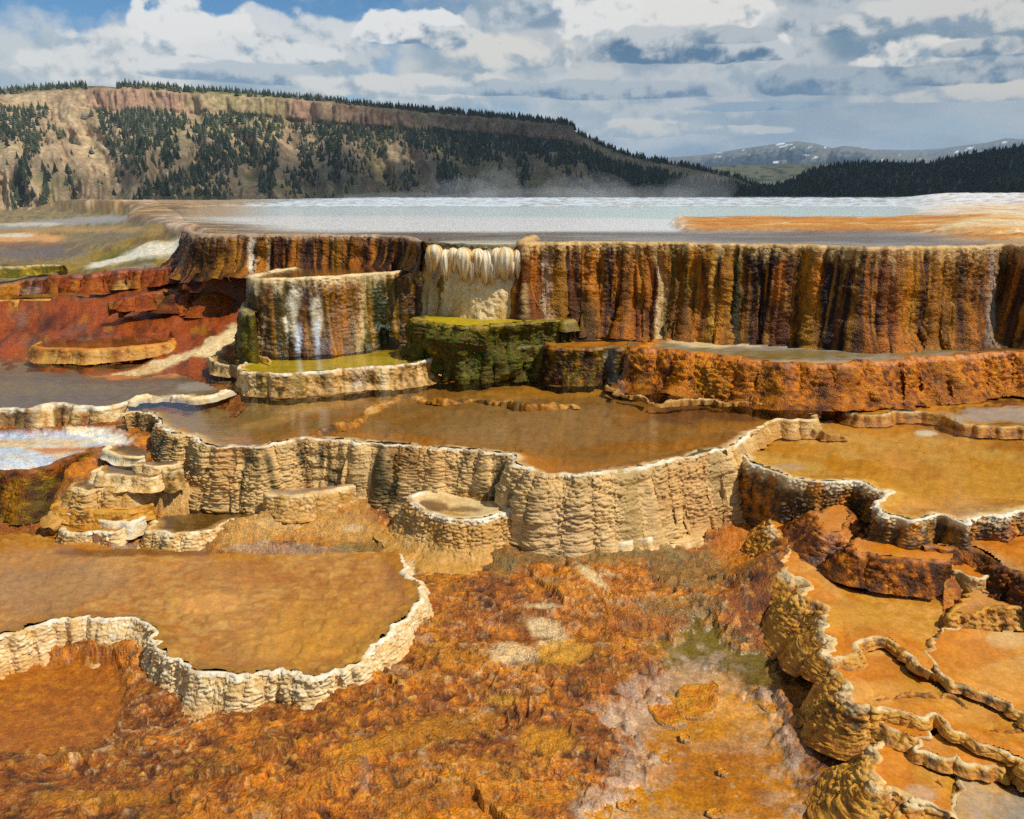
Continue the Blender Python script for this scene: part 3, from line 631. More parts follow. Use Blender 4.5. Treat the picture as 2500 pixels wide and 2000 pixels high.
terrace('travertine_buttress', 'small dark knob buttress leaning on the white streaked block', R('p', [(612, 735), (596, 738), (586, 748), (590, 762), (604, 766), (624, 764)]), 1.14, .45, scheme='darkgreen', lean=.1, flute=.04, flw=.12, scale=(.035, .03, .01), lump=.02, wallmat=M_WET, rimmix=.3, cat='rock',
        back=[(640, 740)], floor=dict(pal=['dgreen', 'olive', 'umber'], es=.2))
# --- mossy shelf under the fall
terrace('travertine_terrace', 'mossy green shelf under the white fall with yellow wet top', R('c4', [(600, 735), (525, 752), (545, 770), (610, 778), (700, 790), (780, 802), (850, 803), (1000, 797), (1090, 790), (1180, 782), (1300, 775), (1400, 768), (1470, 766), (1510, 768), (1520, 755)]),
        1.02, [.3, .32, .4, .5, .5, .5, .42, .36, .3], scheme='darkgreen', biglump=.11, wig=.045, wigf=5, lean=-.04, round_=.08, flute=.05, flw=.14, scale=(.034, .030, .016), lump=.05, wallmat=M_WET, rimcol='mustard', topband=.12, rimmix=.85,
        back=R('c4', [(1500, 740), (1000, 722), (640, 725)]), floor=dict(pal=['olive', 'mustard', 'yellow', 'olive'], edge='mustard', es=.3, wet=.8, aniso=(.4, 1)), depth=.012)
terrace('travertine_terrace', 'small rounded dark green knob at the foot of the mossy shelf', R('c4', [(1080, 880), (1090, 905), (1130, 925), (1190, 930), (1250, 925), (1320, 930), (1365, 932), (1375, 915)]), .80, .30, scheme='darkgreen', lean=.0, round_=.06, scale=(.036, .032, .012), lump=.03, wallmat=M_WET,
        rimcol='olive', back=R('c4', [(1380, 860), (1080, 860)]), floor=dict(pal=['dgreen', 'olive', 'mustard'], es=.2, wet=.8), cat='rock', depth=.01)
terrace('travertine_terrace', 'brown wet shelf between the mossy shelf and the orange mound', R('c4', [(1330, 905), (1370, 925), (1450, 938), (1550, 945), (1650, 940), (1740, 930), (1800, 940), (1850, 930), (1880, 900)]), .83, .32, scheme='brownwet', lean=.10, round_=.05, flute=.04, flw=.2, scale=(.036, .032, .012), lump=.03,
        wallmat=M_WET, rimcol='ochre', topband=.12, rimmix=.7, back=R('c4', [(2156, 935), (2156, 820), (1400, 800), (1300, 850)]), floor=dict(pal=['brown', 'ochre', 'umber', 'gold'], edge='ochre', es=.5, wet=.85, aniso=(.4, 1.5)), depth=.02,
        streaks=[(1500, 16, 850, 930, 'grey', .6)])
# --- orange mound along the foot of the long cliff
terrace('travertine_mound', 'glistening orange mound at the foot of the long dark cliff', R('p', [(1640, 822), (1585, 830), (1556, 840), (1550, 850), (1580, 853), (1620, 854), (1700, 862), (1800, 876), (1900, 884), (2000, 887), (2100, 885), (2200, 882), (2300, 874), (2400, 868), (2520, 862), (2640, 858)]), .84,
        [.30, .32, .32, .32, .32, .32], scheme='orange', lean=.35, round_=.16, bulge=.04, flute=.012, flw=.6, scale=(.036, .034, .022), s3=True, lump=.085, lumpf=3.2, lip=1.6, wallmat=M_WET, rimcol='orange', topband=.1, rimmix=.4, wig=.05, wigf=4,
        back=R('p', [(2640, 838), (2300, 846), (2000, 848), (1800, 830), (1620, 818), (1500, 826)]),
        floor=dict(pal=['umber', 'mud', 'grey', 'pale'], edge='ochre', ew=.16, es=.8, wet=.85, aniso=(.35, 1.6), blobs=[(1760, 836, 120, 14, 'cream', .7), (1900, 862, 180, 10, 'mud', .8), (2420, 846, 130, 14, 'brown', .9), (1540, 838, 40, 12, 'ochre', .9)]), depth=.015,
        streaks=[(1520, 12, 860, 960, 'grey', .5), (1560, 14, 860, 970, 'gold', .4), (1720, 30, 880, 975, 'gold', .6), (2050, 60, 900, 970, 'brown', .6), (1880, 30, 890, 975, 'umber', .5), (2300, 50, 890, 970, 'dark', .5)])
ridge('travertine_lip', 'thin pale scalloped lip at the foot of the orange mound in the middle pool', R('r3', [(-430, -40), (-330, 15), (-220, 40), (-100, 70), (40, 60), (200, 60), (330, 70), (550, 82), (700, 96), (880, 108)]), ZM, .022, .003, 'tanscale', wig=.03)
terrace('travertine_shelf', 'thin amber shelf with lilac wet film between the orange mound and the amber pool', R('r3', [(860, 100), (900, 110), (1060, 118), (1100, 150), (1200, 158), (1300, 145), (1400, 138), (1600, 158), (1700, 195), (1850, 225), (2000, 232), (2200, 225), (2350, 220)]), .513, .08, scheme='ochrescale', lean=.3, lump=.012, lip=.5, wig=.03, biglump=.01, rimcol='pale', topband=.3, scale=(.028, .02, .008),
        back=R('p', [(2660, 960), (2400, 962), (2200, 962), (2000, 960), (1960, 965)]), floor=dict(pal=['rust', 'brown', 'amber', 'rust'], edge='amber', ew=.1, relief=.006, wet=.8, blobs=[(2440, 1012, 120, 20, 'lilac', .85), (2100, 975, 120, 8, 'brown', .7)]), depth=.008, cat='shelf')
# --- yellow pool
terrace('travertine_terrace', 'round yellow green pool terrace with cream rim below the white streaked block', R('p', [(620, 872), (600, 884), (584, 893), (580, 898), (599, 906), (631, 909), (709, 911), (788, 905), (850, 898), (900, 895), (958, 893), (1017, 884), (1056, 872), (1085, 863), (1100, 866), (1104, 858)]), .71,
        [.18, .2, .2, .2, .2, .2, .2, .18], scheme='creamstain', lean=-.05, round_=.1, lip=.6, biglump=.04, flute=.02, flw=.15, scale=(.030, .027, .010), lump=.02, rimcol='white', topband=.1,
        back=R('p', [(1120, 850), (1100, 838), (1000, 828), (850, 826), (640, 836)]), floor=dict(pal=['olive', 'mustard', 'yellow', 'mustard'], edge='pale', ew=.1, es=.7, aniso=(.4, 1.4), blobs=[(1020, 852, 60, 10, 'ochre', .6), (700, 850, 90, 12, 'mud', .7), (860, 878, 140, 14, 'yellow', .5)]), water=M_WATER,
        streaks=[(880, 20, 900, 960, 'grey', .5), (720, 16, 910, 960, 'green', .5), (800, 12, 910, 960, 'dgreen', .5), (640, 15, 910, 960, 'green', .4)])
terrace('travertine_terrace', 'low mossy half round lip beside the yellow pool', R('e1', [(1700, 850), (1740, 885), (1800, 905), (1870, 920), (1920, 915), (1960, 935)]), .66, .10, scheme='creamstain', lean=.2, scale=(.03, .027, .008), rimcol='cream', topband=.15, back=R('e1', [(2080, 880), (2060, 800), (1800, 800)]),
        floor=dict(pal=['umber', 'mud', 'tan'], edge='tan', wet=.7), water=M_WATER, depth=.02)
ridge('travertine_lip', 'short curled pale lip inside the yellow pool by the block foot', R('e1', [(2040, 790), (2080, 820), (2156, 840), (2230, 850)]), .745, .03, .012, 'tanscale')
# --- purple pool on the left and the middle pool
PURPLE = R('e1', [(-160, 1300), (-60, 1288), (0, 1277), (100, 1272), (250, 1275), (330, 1245), (400, 1232), (480, 1226), (570, 1240), (640, 1256), (740, 1252), (800, 1262), (900, 1247), (1000, 1228), (1060, 1215)])
terrace('travertine_terrace', 'grey purple rippled pool with cream wall striped by brown drips', PURPLE, ZM, .17, scheme='cream', lean=.25, flute=.025, flw=.1, scale=(.03, .027, .008), lump=.02, rimcol='white', topband=.2,
        back=R('e1', [(1250, 1160), (1600, 1170), (1900, 1090), (1700, 1010), (1400, 900), (700, 900), (200, 830), (-200, 800)]),
        floor=dict(pal=['purple', 'mud', 'purple', 'umber'], edge='cream', ew=.1, es=.9, k1=.7, aniso=(.5, 1.6), blobs=[(330, 918, 140, 8, 'orange', .9), (250, 888, 160, 14, 'ochre', .7), (470, 945, 60, 14, 'grey', .9), (480, 900, 110, 26, 'tan', .9), (120, 872, 150, 10, 'brown', .7), (420, 862, 90, 16, 'pale', .7), (60, 890, 90, 18, 'mud', .5), (440, 972, 100, 8, 'cream', .8)]), water=M_SOFT, depth=.06,
        streaks=[(20, 32, 985, 1070, 'brown', .95), (75, 30, 985, 1070, 'brown', .9), (48, 5, 985, 1070, 'olive', .7), (147, 13, 998, 1050, 'brown', .9), (135, 4, 998, 1050, 'green', .7), (212, 12, 1003, 1050, 'rust', .95), (285, 12, 1040, 1070, 'ochre', .5)])
ridge('travertine_ridge', 'smooth white curved rim dividing the purple pool from the middle pool', R('e1', [(1040, 1215), (1100, 1190), (1200, 1165), (1300, 1158), (1400, 1160), (1500, 1170), (1600, 1180), (1700, 1168), (1780, 1150), (1850, 1120), (1890, 1100)]), ZM, .075, .006, 'white', wig=.012)
MID = R('e1', [(1030, 1330), (1070, 1302), (1150, 1300), (1230, 1320), (1290, 1370), (1350, 1430), (1450, 1490), (1560, 1492), (1660, 1550), (1750, 1580)])+R('D', [(540, 942), (580, 936), (610, 927), (650, 922), (720, 930), (800, 938), (880, 942), (960, 946), (1000, 948), (1050, 955), (1078, 960), (1090, 973), (1110, 986), (1132, 996), (1200, 1001), (1260, 998), (1320, 990), (1380, 978), (1440, 962), (1500, 950), (1535, 944), (1552, 938), (1566, 926), (1582, 908)])
def midcol(d):
    X, Y, Q, st, fine, U, V, sd, rn = d['X'], d['Y'], d['Q'], d['st'], d['fine'], d['U'], d['V'], d['seed'], d['rn']
    col = pal(['tan', 'pale', 'pale', 'cream'], .55+.2*st+.4*fine+.25*(rn-.5))
    g = noise2(U*11+.4*noise2(U*4, V*5, sd), V*1.5, sd+1)*.6+noise2(U*29, V*2.4, sd+2)*.5
    left = sst(1310, 1200, X)
    col = lay(col, 'umber', sst(-.1, .5, g+.3*fine)*.7*(.25+.75*left))
    col = lay(col, 'dgreen', sst(.2, .6, g+.2*fine)*.8*left*sst(.03, .2, Q)*sst(1.0, .6, Q))
    col = lay(col, 'ochre', sst(.2, .6, noise2(U*4, V*4, sd+5)+.3*fine)*.35)
    col = lay(col, 'olive', sst(.25, .6, noise2(U*7, V*2, sd+6))*.35*sst(1300, 1500, X))
    col = lay(col, 'pink', sst(1290, 1370, X)*sst(1500, 1380, X)*sst(.1, .4, Q)*.3)
    return col, np.full(X.shape, .2)
terrace('travertine_terrace', 'large brown middle pool held by a long cream wall of travertine scales', MID, ZM, [.14, .2, .3, .36, .40, .42, .43, .43, .43, .44, .47, .50, .52, .52, .52, .52, .52], lean=.30, p=.9, flare=.06, bulge=.04, colfn=midcol, apron=.12, flute=.014, flw=.26, scale=(.028, .021, .017), dens=1.15, lump=.04, lumpf=3.5,
        lip=.45, ledge=.012, biglump=.055, rimcol='white', topband=.03, wig=.022, back=R('r3', [(400, 345), (440, 300), (520, 260), (580, 220), (640, 203), (740, 203), (830, 205), (890, 185), (905, 140), (895, 112)])+R('D', [(1720, 800), (1500, 780), (1000, 770), (600, 800), (470, 800), (400, 812), (280, 825)]),
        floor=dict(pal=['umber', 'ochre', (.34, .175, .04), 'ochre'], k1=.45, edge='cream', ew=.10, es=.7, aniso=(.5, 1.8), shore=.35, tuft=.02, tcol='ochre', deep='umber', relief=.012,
                   blobs=[(560, 1010, 230, 60, 'mud', .75), (780, 985, 160, 26, 'tan', .5, -18), (720, 960, 140, 14, 'mustard', .5), (1300, 1040, 330, 60, (.30, .17, .055), .6), (1600, 960, 380, 26, 'amber', .55), (1250, 935, 200, 14, 'ochre', .6), (1720, 1010, 150, 28, 'brown', .8), (1850, 985, 260, 12, 'brown', .8), (1500, 980, 200, 10, 'umber', .6)]), water=M_WATER, depth=.11)
ridge('travertine_lip', 'faint submerged brown ledge crossing the middle pool', R('c2', [(-100, 290), (20, 235), (150, 200), (230, 140), (330, 80), (430, 30), (520, 15), (640, 55), (760, 60), (900, 45), (1000, 60), (1150, 85), (1280, 100), (1400, 88), (1560, 82)]), ZM-.06, .05, .012, 'ochrescale', sk=.05, mat=M_BED, wig=.02)
# --- right amber pool
R9 = R('r3', [(330, 390), (390, 378), (420, 425), (510, 478), (600, 508), (700, 545), (800, 560), (900, 575), (1000, 574), (1100, 568), (1180, 580), (1220, 615), (1290, 640)])+R('e3', [(1060, 470), (960, 520), (900, 560), (905, 600), (960, 640), (1040, 670), (1150, 690), (1230, 705), (1330, 690), (1430, 660), (1520, 665), (1600, 710), (1700, 735), (1740, 690), (1830, 665), (1950, 680), (2060, 660), (2156, 630), (2300, 610), (2420, 600)])
def ambercol(d):
    Q, st, fine, U, V, sd, rn = d['Q'], d['st'], d['fine'], d['U'], d['V'], d['seed'], d['rn']
    col = pal(['dark', 'brown', 'umber', 'ochre', 'amber', 'gold'], .42+.40*st+.4*fine+.2*(rn-.5))
    col = lay(col, 'dark', sst(.15, .6, noise2(U*8, V*1.5, sd+2))*.6)
    col = lay(col, 'orange', sst(.2, .6, noise2(U*3, V*2, sd+4)+.3*fine)*.4*sst(1950, 2150, d['X']))
    return lay(col, 'cream', sst(.20, .03, Q+.16*fine+.12*st)*.85), np.full(Q.shape, .25)
terrace('travertine_terrace', 'wide amber pool with white beaded rim and dark brown wet wall', R9, .485, [.42, .42, .42, .40, .36, .34, .32, .30, .30, .30, .30], lean=.10, apron=.05, flare=.0, colfn=ambercol, biglump=.045, flute=.03, flw=.12, dens=1.2, scale=(.030, .024, .015), lump=.03, lip=.6, rimcol='white', topband=.08, wig=.014, wallmat=M_WALL,
        back=R('r3', [(2320, 200), (2000, 205), (1850, 198), (1700, 168), (1600, 130), (1400, 112), (1200, 128), (1060, 95), (900, 85), (880, 150), (830, 178), (640, 172), (520, 228), (400, 315)]),
        floor=dict(pal=['amber', 'amber', (.62, .36, .075), 'sand'], k1=.6, edge='cream', ew=.07, es=.8, shore=.3, tuft=.012, tcol='gold', relief=.01,
                   blobs=[(2080, 1020, 180, 50, 'amber', .5), (2330, 1180, 260, 60, 'sand', .75), (2230, 1140, 80, 40, 'ochre', .5, 30), (2330, 1060, 220, 18, 'rust', .45, 12), (2360, 1083, 55, 14, 'sand', .8), (2200, 1120, 40, 25, 'peach', .5), (2100, 1000, 330, 12, 'rust', .5), (1950, 1040, 60, 14, 'gold', .5), (2258, 1056, 28, 8, 'white', .9), (1930, 1140, 40, 8, 'pink', .8), (2420, 1015, 120, 22, 'lilac', .75)]), water=M_WATER, depth=.07)
terrace('travertine_ridge', 'narrow cream rim curving between the middle pool and the amber pool', R('r3', [(345, 385), (400, 332), (440, 288), (520, 247), (580, 207), (640, 191), (740, 190), (830, 191), (880, 180), (900, 160)]), ZM, .12, scheme='tanscale', lean=.5, lip=.6, biglump=.015, lump=.012, wig=.022, dens=1.1, scale=(.028, .021, .012), rimcol='cream', topband=.15, cat='ridge', apron=.2)
ridge('travertine_lip', 'short curled lip standing in the amber pool beside the dividing rim', R('r3', [(800, 225), (830, 245), (880, 262), (980, 272), (1080, 268)]), .485, .02, .006, 'tanscale', wig=.02)
# --- small terracettes left of centre
GR = 'small cream scaled cups stepping down from the middle pool'
F_CUP = dict(pal=['umber', 'purple', 'umber', 'brown'], edge='tan', ew=.08, es=.8, wet=.7)
terrace('travertine_cup', 'broad cup with brown and white mottled water, built out from the scaled wall', R('c2', [(640, 628), (560, 640), (505, 680), (550, 720), (615, 760), (700, 788), (800, 800), (900, 800), (1000, 788), (1080, 768), (1135, 742), (1120, 700)]), .31, .24, scheme='tanscale', lean=.35, p=.8, apron=.6, lip=.6, ledge=.008, biglump=.03, flute=.02, flw=.15, dens=1.25, scale=(.028, .021, .015), lump=.02, rimcol='white', topband=.12,
        back=R('c2', [(1100, 650), (900, 610)]), floor=dict(pal=['brown', 'tan', 'cream', 'cream'], k1=.9, edge='cream', blobs=[(1060, 1235, 40, 12, 'brown', .8, 15), (1130, 1245, 50, 8, 'umber', .8)]), water=M_WATER, depth=.04)
terrace('travertine_cup', 'long low cup holding grey brown water at the foot of the steps', R('e2', [(1260, 640), (1205, 680), (1235, 722), (1320, 742), (1450, 748), (1560, 748), (1660, 737), (1750, 712), (1850, 672), (1950, 642), (2060, 622), (2140, 592)]), .17, .14, scheme='cream', lean=.45, apron=.9, lip=.6, biglump=.03, wig=.02, dens=1.25, scale=(.026, .019, .014), rimcol='white', topband=.1,
        back=R('e2', [(2100, 540), (1700, 500), (1350, 560)]), floor=F_CUP, water=M_WATER, depth=.04)
terrace('travertine_cup', 'low cup with orange brown water beside the long grey cup', R('e2', [(540, 660), (475, 705), (520, 742), (620, 742), (750, 737), (870, 737), (960, 730), (1040, 690)]), .17, .13, scheme='cream', lean=.45, apron=.9, lip=.6, biglump=.03, wig=.02, dens=1.25, scale=(.026, .019, .014), rimcol='white', topband=.25, back=R('e2', [(1000, 640), (750, 600)]),
        floor=dict(pal=['brown', 'ochre', 'umber'], edge='sand', ew=.08), water=M_WATER, depth=.04)
terrace('travertine_cup', 'thin white ledge cup wedged between the two low cups', R('e2', [(800, 628), (900, 642), (1000, 652), (1060, 668), (1130, 650), (1200, 612)]), .20, .09, scheme='white', lean=.3, scale=(.026, .02, .008), rimcol='white', topband=.3, back=R('e2', [(1190, 570), (900, 580)]), floor=F_CUP, depth=.02)
terrace('travertine_cup', 'deep scaled step with dark narrow pool and orange foot', R('e2', [(600, 330), (560, 362), (620, 382), (700, 387), (800, 382), (900, 387), (1000, 382), (1100, 362), (1180, 332), (1240, 305)]), .36, .19, scheme='tanscale', lean=.45, apron=.9, lip=.6, biglump=.04, wig=.022, dens=1.25, scale=(.028, .021, .015), rimcol='cream', topband=.12, flute=.02, back=R('e2', [(1230, 285), (900, 290), (640, 310)]),
        floor=F_CUP, water=M_WATER, depth=.03, lump=.02)
terrace('travertine_cup', 'orange stained rough step under the deep scaled step', R('e2', [(440, 480), (420, 520), (480, 545), (620, 560), (760, 560), (900, 562), (1050, 560), (1150, 540), (1260, 505)]), .25, .13, scheme='flank', lean=.4, scale=(.034, .022, .010), rimcol='sand', topband=.2, back=R('e2', [(1250, 470), (900, 480), (520, 460)]), floor=dict(pal=['ochre', 'sand', 'amber'], es=.3), depth=.01)
terrace('travertine_cup', 'upper scaled cup with charcoal water beside the orange slope', R('e2', [(790, 195), (740, 240), (800, 258), (900, 262), (980, 268), (1050, 282), (1150, 297), (1260, 292), (1330, 268), (1375, 240)]), .415, .075, scheme='cream', lean=.45, apron=.9, lip=.6, biglump=.03, wig=.02, dens=1.25, scale=(.026, .019, .014), rimcol='cream', topband=.25, back=R('e2', [(1360, 200), (1100, 190), (850, 180)]), floor=F_CUP, water=M_WATER, depth=.03)
terrace('travertine_cup', 'tiny scaled ledge tucked under the middle pool wall', R('e2', [(1090, 178), (1180, 195), (1280, 203), (1380, 190), (1480, 168)]), .45, .06, scheme='cream', lean=.45, apron=.9, lip=.6, biglump=.03, wig=.02, dens=1.25, scale=(.026, .019, .014), rimcol='cream', topband=.3, back=R('e2', [(1460, 120), (1150, 140)]), floor=F_CUP, depth=.02)
terrace('travertine_cup', 'topmost small cup with a single scalloped pale lip by the white film', R('e2', [(880, 30), (850, 62), (920, 92), (1000, 112), (1100, 122), (1185, 108)]), .455, .05, scheme='white', lean=.3, scale=(.028, .02, .008), rimcol='cream', topband=.3, back=R('e2', [(1250, 60), (1100, -10)]), floor=F_CUP, depth=.02)
terrace('travertine_cup', 'stubby scaled block notched into the foot of the pool wall', R('e2', [(1320, 230), (1340, 252), (1400, 258), (1450, 240), (1510, 232)]), .43, .12, scheme='creamstain', lean=.2, dens=1.25, scale=(.028, .021, .015), rimcol='cream', topband=.2, back=R('e2', [(1500, 190), (1350, 200)]), floor=F_CUP, depth=.02)
terrace('travertine_cup', 'wide rough scaled shelf with pinkish water left of the broad cup', R('c1', [(1640, 640), (1660, 660), (1720, 668), (1800, 672), (1900, 654), (2000, 642), (2100, 622), (2200, 600)]), .30, .15, scheme='tanscale', lean=.35, scale=(.03, .024, .012), rimcol='cream', topband=.15, lump=.03, back=R('c1', [(2200, 570), (1900, 575), (1700, 600)]),
        floor=dict(pal=['mud', 'tan', 'grey', 'ochre'], edge='cream'), water=M_WATER, depth=.03)
terrace('travertine_step', 'curved thin ledge under the right end of the long cream wall', R('c2', [(1650, 900), (1730, 935), (1800, 948), (1900, 942), (2000, 922), (2070, 885)]), .16, .07, scheme='cream', lean=.4, scale=(.028, .02, .008), rimcol='white', topband=.3, back=R('c2', [(2100, 830), (1700, 840)]), floor=dict(pal=['mud', 'pale', 'tan'], es=.4), depth=.015, cat='step')
terrace('travertine_step', 'broad pale apron ledge at the base of the long cream wall', R('c2', [(1480, 960), (1560, 1000), (1700, 1008), (1830, 1000), (1900, 985), (2000, 972), (2150, 955), (2250, 950), (2330, 930)]), .10, .06, scheme='cream', lean=.5, scale=(.03, .02, .008), rimcol='cream', topband=.3, back=R('c2', [(2350, 860), (2000, 850), (1500, 900)]), floor=dict(pal=['mud', 'tan', 'pale', 'cream'], es=.4, relief=.012), depth=.01, cat='step')
# --- left slope: purple apron wall, mounds, small pools
terrace('travertine_terrace', 'dark orange brown wet wall below the pale blue film', R('e2', [(-160, 250), (-50, 240), (100, 228), (250, 216), (380, 196), (500, 152), (620, 112), (740, 70)]), .41, [.30, .30, .28, .24, .16, .08], scheme='brownwet', lean=.45, p=1.1, round_=.1, flute=.05, flw=.2, scale=(.034, .028, .011), lump=.03, wallmat=M_WET, rimcol='rust', topband=.25, rimmix=.8,
        streaks=[(120, 40, 1200, 1260, 'dark', .7), (40, 30, 1170, 1270, 'ochre', .5)], wig=.02)
terrace('travertine_terrace', 'green stained low wall edging the far grey pool', R('e5', [(-120, 520), (0, 512), (150, 507), (300, 497), (420, 496), (520, 500)]), 1.22, [.13, .13, .11, .06], scheme='olive', lean=.4, flute=.03, flw=.2, lump=.03, rimcol='cream', topband=.15, wallmat=M_WET)
terrace('travertine_terrace', 'rusty red curved wall with cream patch on the left slope', R('e5', [(-120, 670, 1.03), (0, 655, 1.05), (150, 628, 1.08), (300, 602, 1.12), (450, 583, 1.15), (600, 576, 1.17), (750, 568, 1.18), (870, 546, 1.20), (1000, 532, 1.22), (1150, 530, 1.22), (1300, 520, 1.24), (1400, 508, 1.27), (1500, 480, 1.30), (1580, 450, 1.35)]),
        1.15, [.16, .17, .19, .22, .22, .2, .16], scheme='red', lean=.35, round_=.3, flute=.03, flw=.16, biglump=.03, lump=.03, lumpf=5, lip=1.0, wallmat=M_WET, rimcol='purple', topband=.12, rimmix=.7, wig=.04, zvar=.01, scale=(.05, .045, .012),
        streaks=[(30, 60, 690, 730, 'gold', .8), (80, 30, 700, 725, 'lilac', .7), (300, 24, 680, 715, 'tan', .8), (130, 10, 690, 720, 'gold', .7), (180, 8, 680, 715, 'gold', .5), (220, 8, 680, 715, 'ochre', .5), (330, 8, 670, 715, 'ochre', .6)])
terrace('travertine_terrace', 'tan wall holding a narrow rust pool on the left slope', R('e1', [(-160, 385), (0, 377), (200, 377), (400, 372), (600, 366), (740, 362), (840, 352), (900, 330)]), .90, [.34, .33, .32, .30, .24, .12], scheme='tanwall', lean=.18, round_=.1, flute=.05, flw=.35, lump=.04, scale=(.045, .04, .010), rimcol='sand', topband=.06, wig=.03,
        back=R('e1', [(880, 315), (500, 318), (-160, 340)]), floor=dict(pal=['rust', 'orange', 'umber'], edge='ochre'), water=M_WATER, depth=.03,
        streaks=[(95, 12, 735, 800, 'umber', .8), (60, 25, 730, 750, 'umber', .6), (35, 10, 750, 800, 'grey', .6), (10, 14, 745, 800, 'pale', .6), (230, 30, 725, 780, 'red', .8)])
terrace('travertine_mound', 'dark red rounded step hung with wet strands beside the block', R('e1', [(900, 400, .96), (1000, 370, 1.0), (1150, 340, 1.03), (1300, 310, 1.05), (1420, 292, 1.06), (1520, 310, 1.05), (1620, 330, 1.03), (1720, 318, 1.05), (1820, 305, 1.06), (1950, 290, 1.07), (2060, 285, 1.07)]), 1.0, [.06, .12, .18, .2, .2, .22, .24, .26], scheme='red', lean=1.3, round_=.1, flute=.03, flw=.25, biglump=.03, lump=.03, lumpf=5, lip=1.0,
        wallmat=M_WET, rimcol='rust', topband=.2, rimmix=.6, wig=.04, scale=(.05, .05, .012), cat='mound', streaks=[(270, 14, 730, 760, 'olive', .6), (400, 20, 710, 745, 'olive', .4), (490, 12, 700, 740, 'gold', .6), (530, 30, 705, 725, 'orange', .6)])
terrace('travertine_terrace', 'low terrace with a mirror of pink water at the edge of the purple pool', R('e1', [(330, 720), (285, 745), (300, 762), (400, 768), (560, 776), (700, 784), (850, 776), (1000, 770), (1150, 755), (1290, 740), (1400, 720), (1430, 690)]), .68, [.13, .13, .13, .12, .08], scheme='tanwall', lean=.25, round_=.15, flute=.03, flw=.2, lump=.02, scale=(.036, .03, .010), rimcol='orange', topband=.15, back=R('e1', [(1400, 660), (900, 670), (500, 690)]),
        floor=dict(pal=['rust', 'brown', 'rust', 'umber'], edge='rust'), water=water_mat('still_mirror_water', strength=1.0, ripple=0.0003, rough=.02), depth=.02, wdepth=.004,
        streaks=[(110, 28, 845, 880, 'rust', .8), (150, 12, 845, 880, 'rust', .7), (290, 14, 850, 880, 'rust', .6), (360, 30, 840, 870, 'orange', .5)])
# --- foreground left: tan pool
F1R = R('D', [(-90, 1375), (-40, 1358), (0, 1344), (60, 1321), (120, 1309), (180, 1304), (240, 1301), (282, 1310), (312, 1330), (318, 1355), (345, 1382), (400, 1404), (460, 1414), (520, 1421), (600, 1416), (660, 1420), (705, 1410), (745, 1396), (780, 1370), (810, 1340), (842, 1308), (872, 1280), (888, 1255), (893, 1228), (868, 1208), (850, 1188), (845, 1165)])
def f1col(d):
    X, Y, Q, st, fine, U, V, sd, rn = d['X'], d['Y'], d['Q'], d['st'], d['fine'], d['U'], d['V'], d['seed'], d['rn']
    col = pal(['tan', 'pale', 'cream', 'white'], .55+.15*st+.4*fine+.3*(rn-.5))
    col = lay(col, 'amber', sst(.45, .95, Q+.25*fine+.15*st)*.6)
    return col, np.full(X.shape, .15)
terrace('travertine_terrace', 'large tan pool with thick white scaled rim in the orange foreground', F1R, .14, [.19, .19, .2, .2, .2, .2, .19, .16, .12, .09], lean=.35, colfn=f1col, scale=(.026, .019, .014), lump=.012, lip=.5, ledge=.004, biglump=.03, rimcol='white', topband=.08, wig=.018, wigf=12, dens=1.15, flute=.02, flw=.2,
        back=R('D', [(840, 1150), (760, 1150), (600, 1155), (400, 1148), (250, 1140), (100, 1115), (0, 1100), (-120, 1090), (-140, 1300)]),
        floor=dict(pal=['ochre', (.40, .19, .035), 'ochre', 'tan', 'sand'], k1=.35, k2=.40, edge='umber', ew=.10, es=.5, relief=.010, k=1.1, tuft=.014, shore=.14, aniso=(.8, 1.3),
                   blobs=[(510, 1475, 75, 26, 'peach', .7), (760, 1560, 190, 80, 'sand', .55), (430, 1600, 60, 30, 'tan', .4), (650, 1400, 120, 30, 'ochre', .5), (120, 1430, 200, 60, (.36, .19, .06), .6), (400, 1340, 330, 20, 'ochre', .8), (980, 1370, 40, 120, 'ochre', .6), (290, 1350, 220, 10, 'brown', .6)]), water=M_WATER, depth=.035, wdepth=.012)
# --- right cascade of small pools
TPR = R('e3', [(170, 640), (75, 668), (108, 780), (205, 890), (190, 990), (150, 1080), (230, 1170), (330, 1190), (350, 1235), (312, 1300), (400, 1352), (490, 1390), (512, 1440), (500, 1510)])+R('e4', [(520, 110), (495, 170), (555, 230), (545, 290), (530, 335), (555, 385), (640, 388), (740, 382), (838, 376), (832, 342), (795, 300), (840, 262), (920, 242), (1000, 236), (1080, 270), (1130, 330), (1200, 372), (1250, 430), (1300, 490), (1390, 522)])
CAS = dict(s3=True, scheme='flank', scale=(.030, .022, .014), lump=.02, lip=.5, biglump=.02, apron=.1, rimcol='cream', topband=.14, wig=.014, wigf=14, dens=1.1)
SANDF = dict(pal=['orange', 'sand', 'peach', 'peach', 'pale'], k1=.6, k2=.4, edge='orange', ew=.2, es=.8, wet=.7, k=1.1, relief=.005)
terrace('travertine_terrace', 'smooth tan pool bounded by a bulging scaled flank below the amber pool', TPR, .205, [.2, .27, .3, .31, .3, .28, .16, .05, .032, .03], lean=.8, p=.85, flute=.03, flw=.18, bulge=.08, back=R('e3', [(1500, 1560), (1500, 1400), (1480, 1250), (1450, 1120), (1100, 1000), (700, 840), (400, 660)]),
        floor=dict(SANDF, blobs=[(2080, 1500, 150, 40, 'sand', .7), (2150, 1440, 90, 20, 'orange', .5, 25), (1990, 1330, 100, 40, 'orange', .7), (2250, 1460, 60, 30, 'amber', .7), (2070, 1345, 40, 16, 'lilac', .4), (2060, 1570, 30, 14, 'orange', .8)]), water=M_WATER, depth=.03, **CAS)
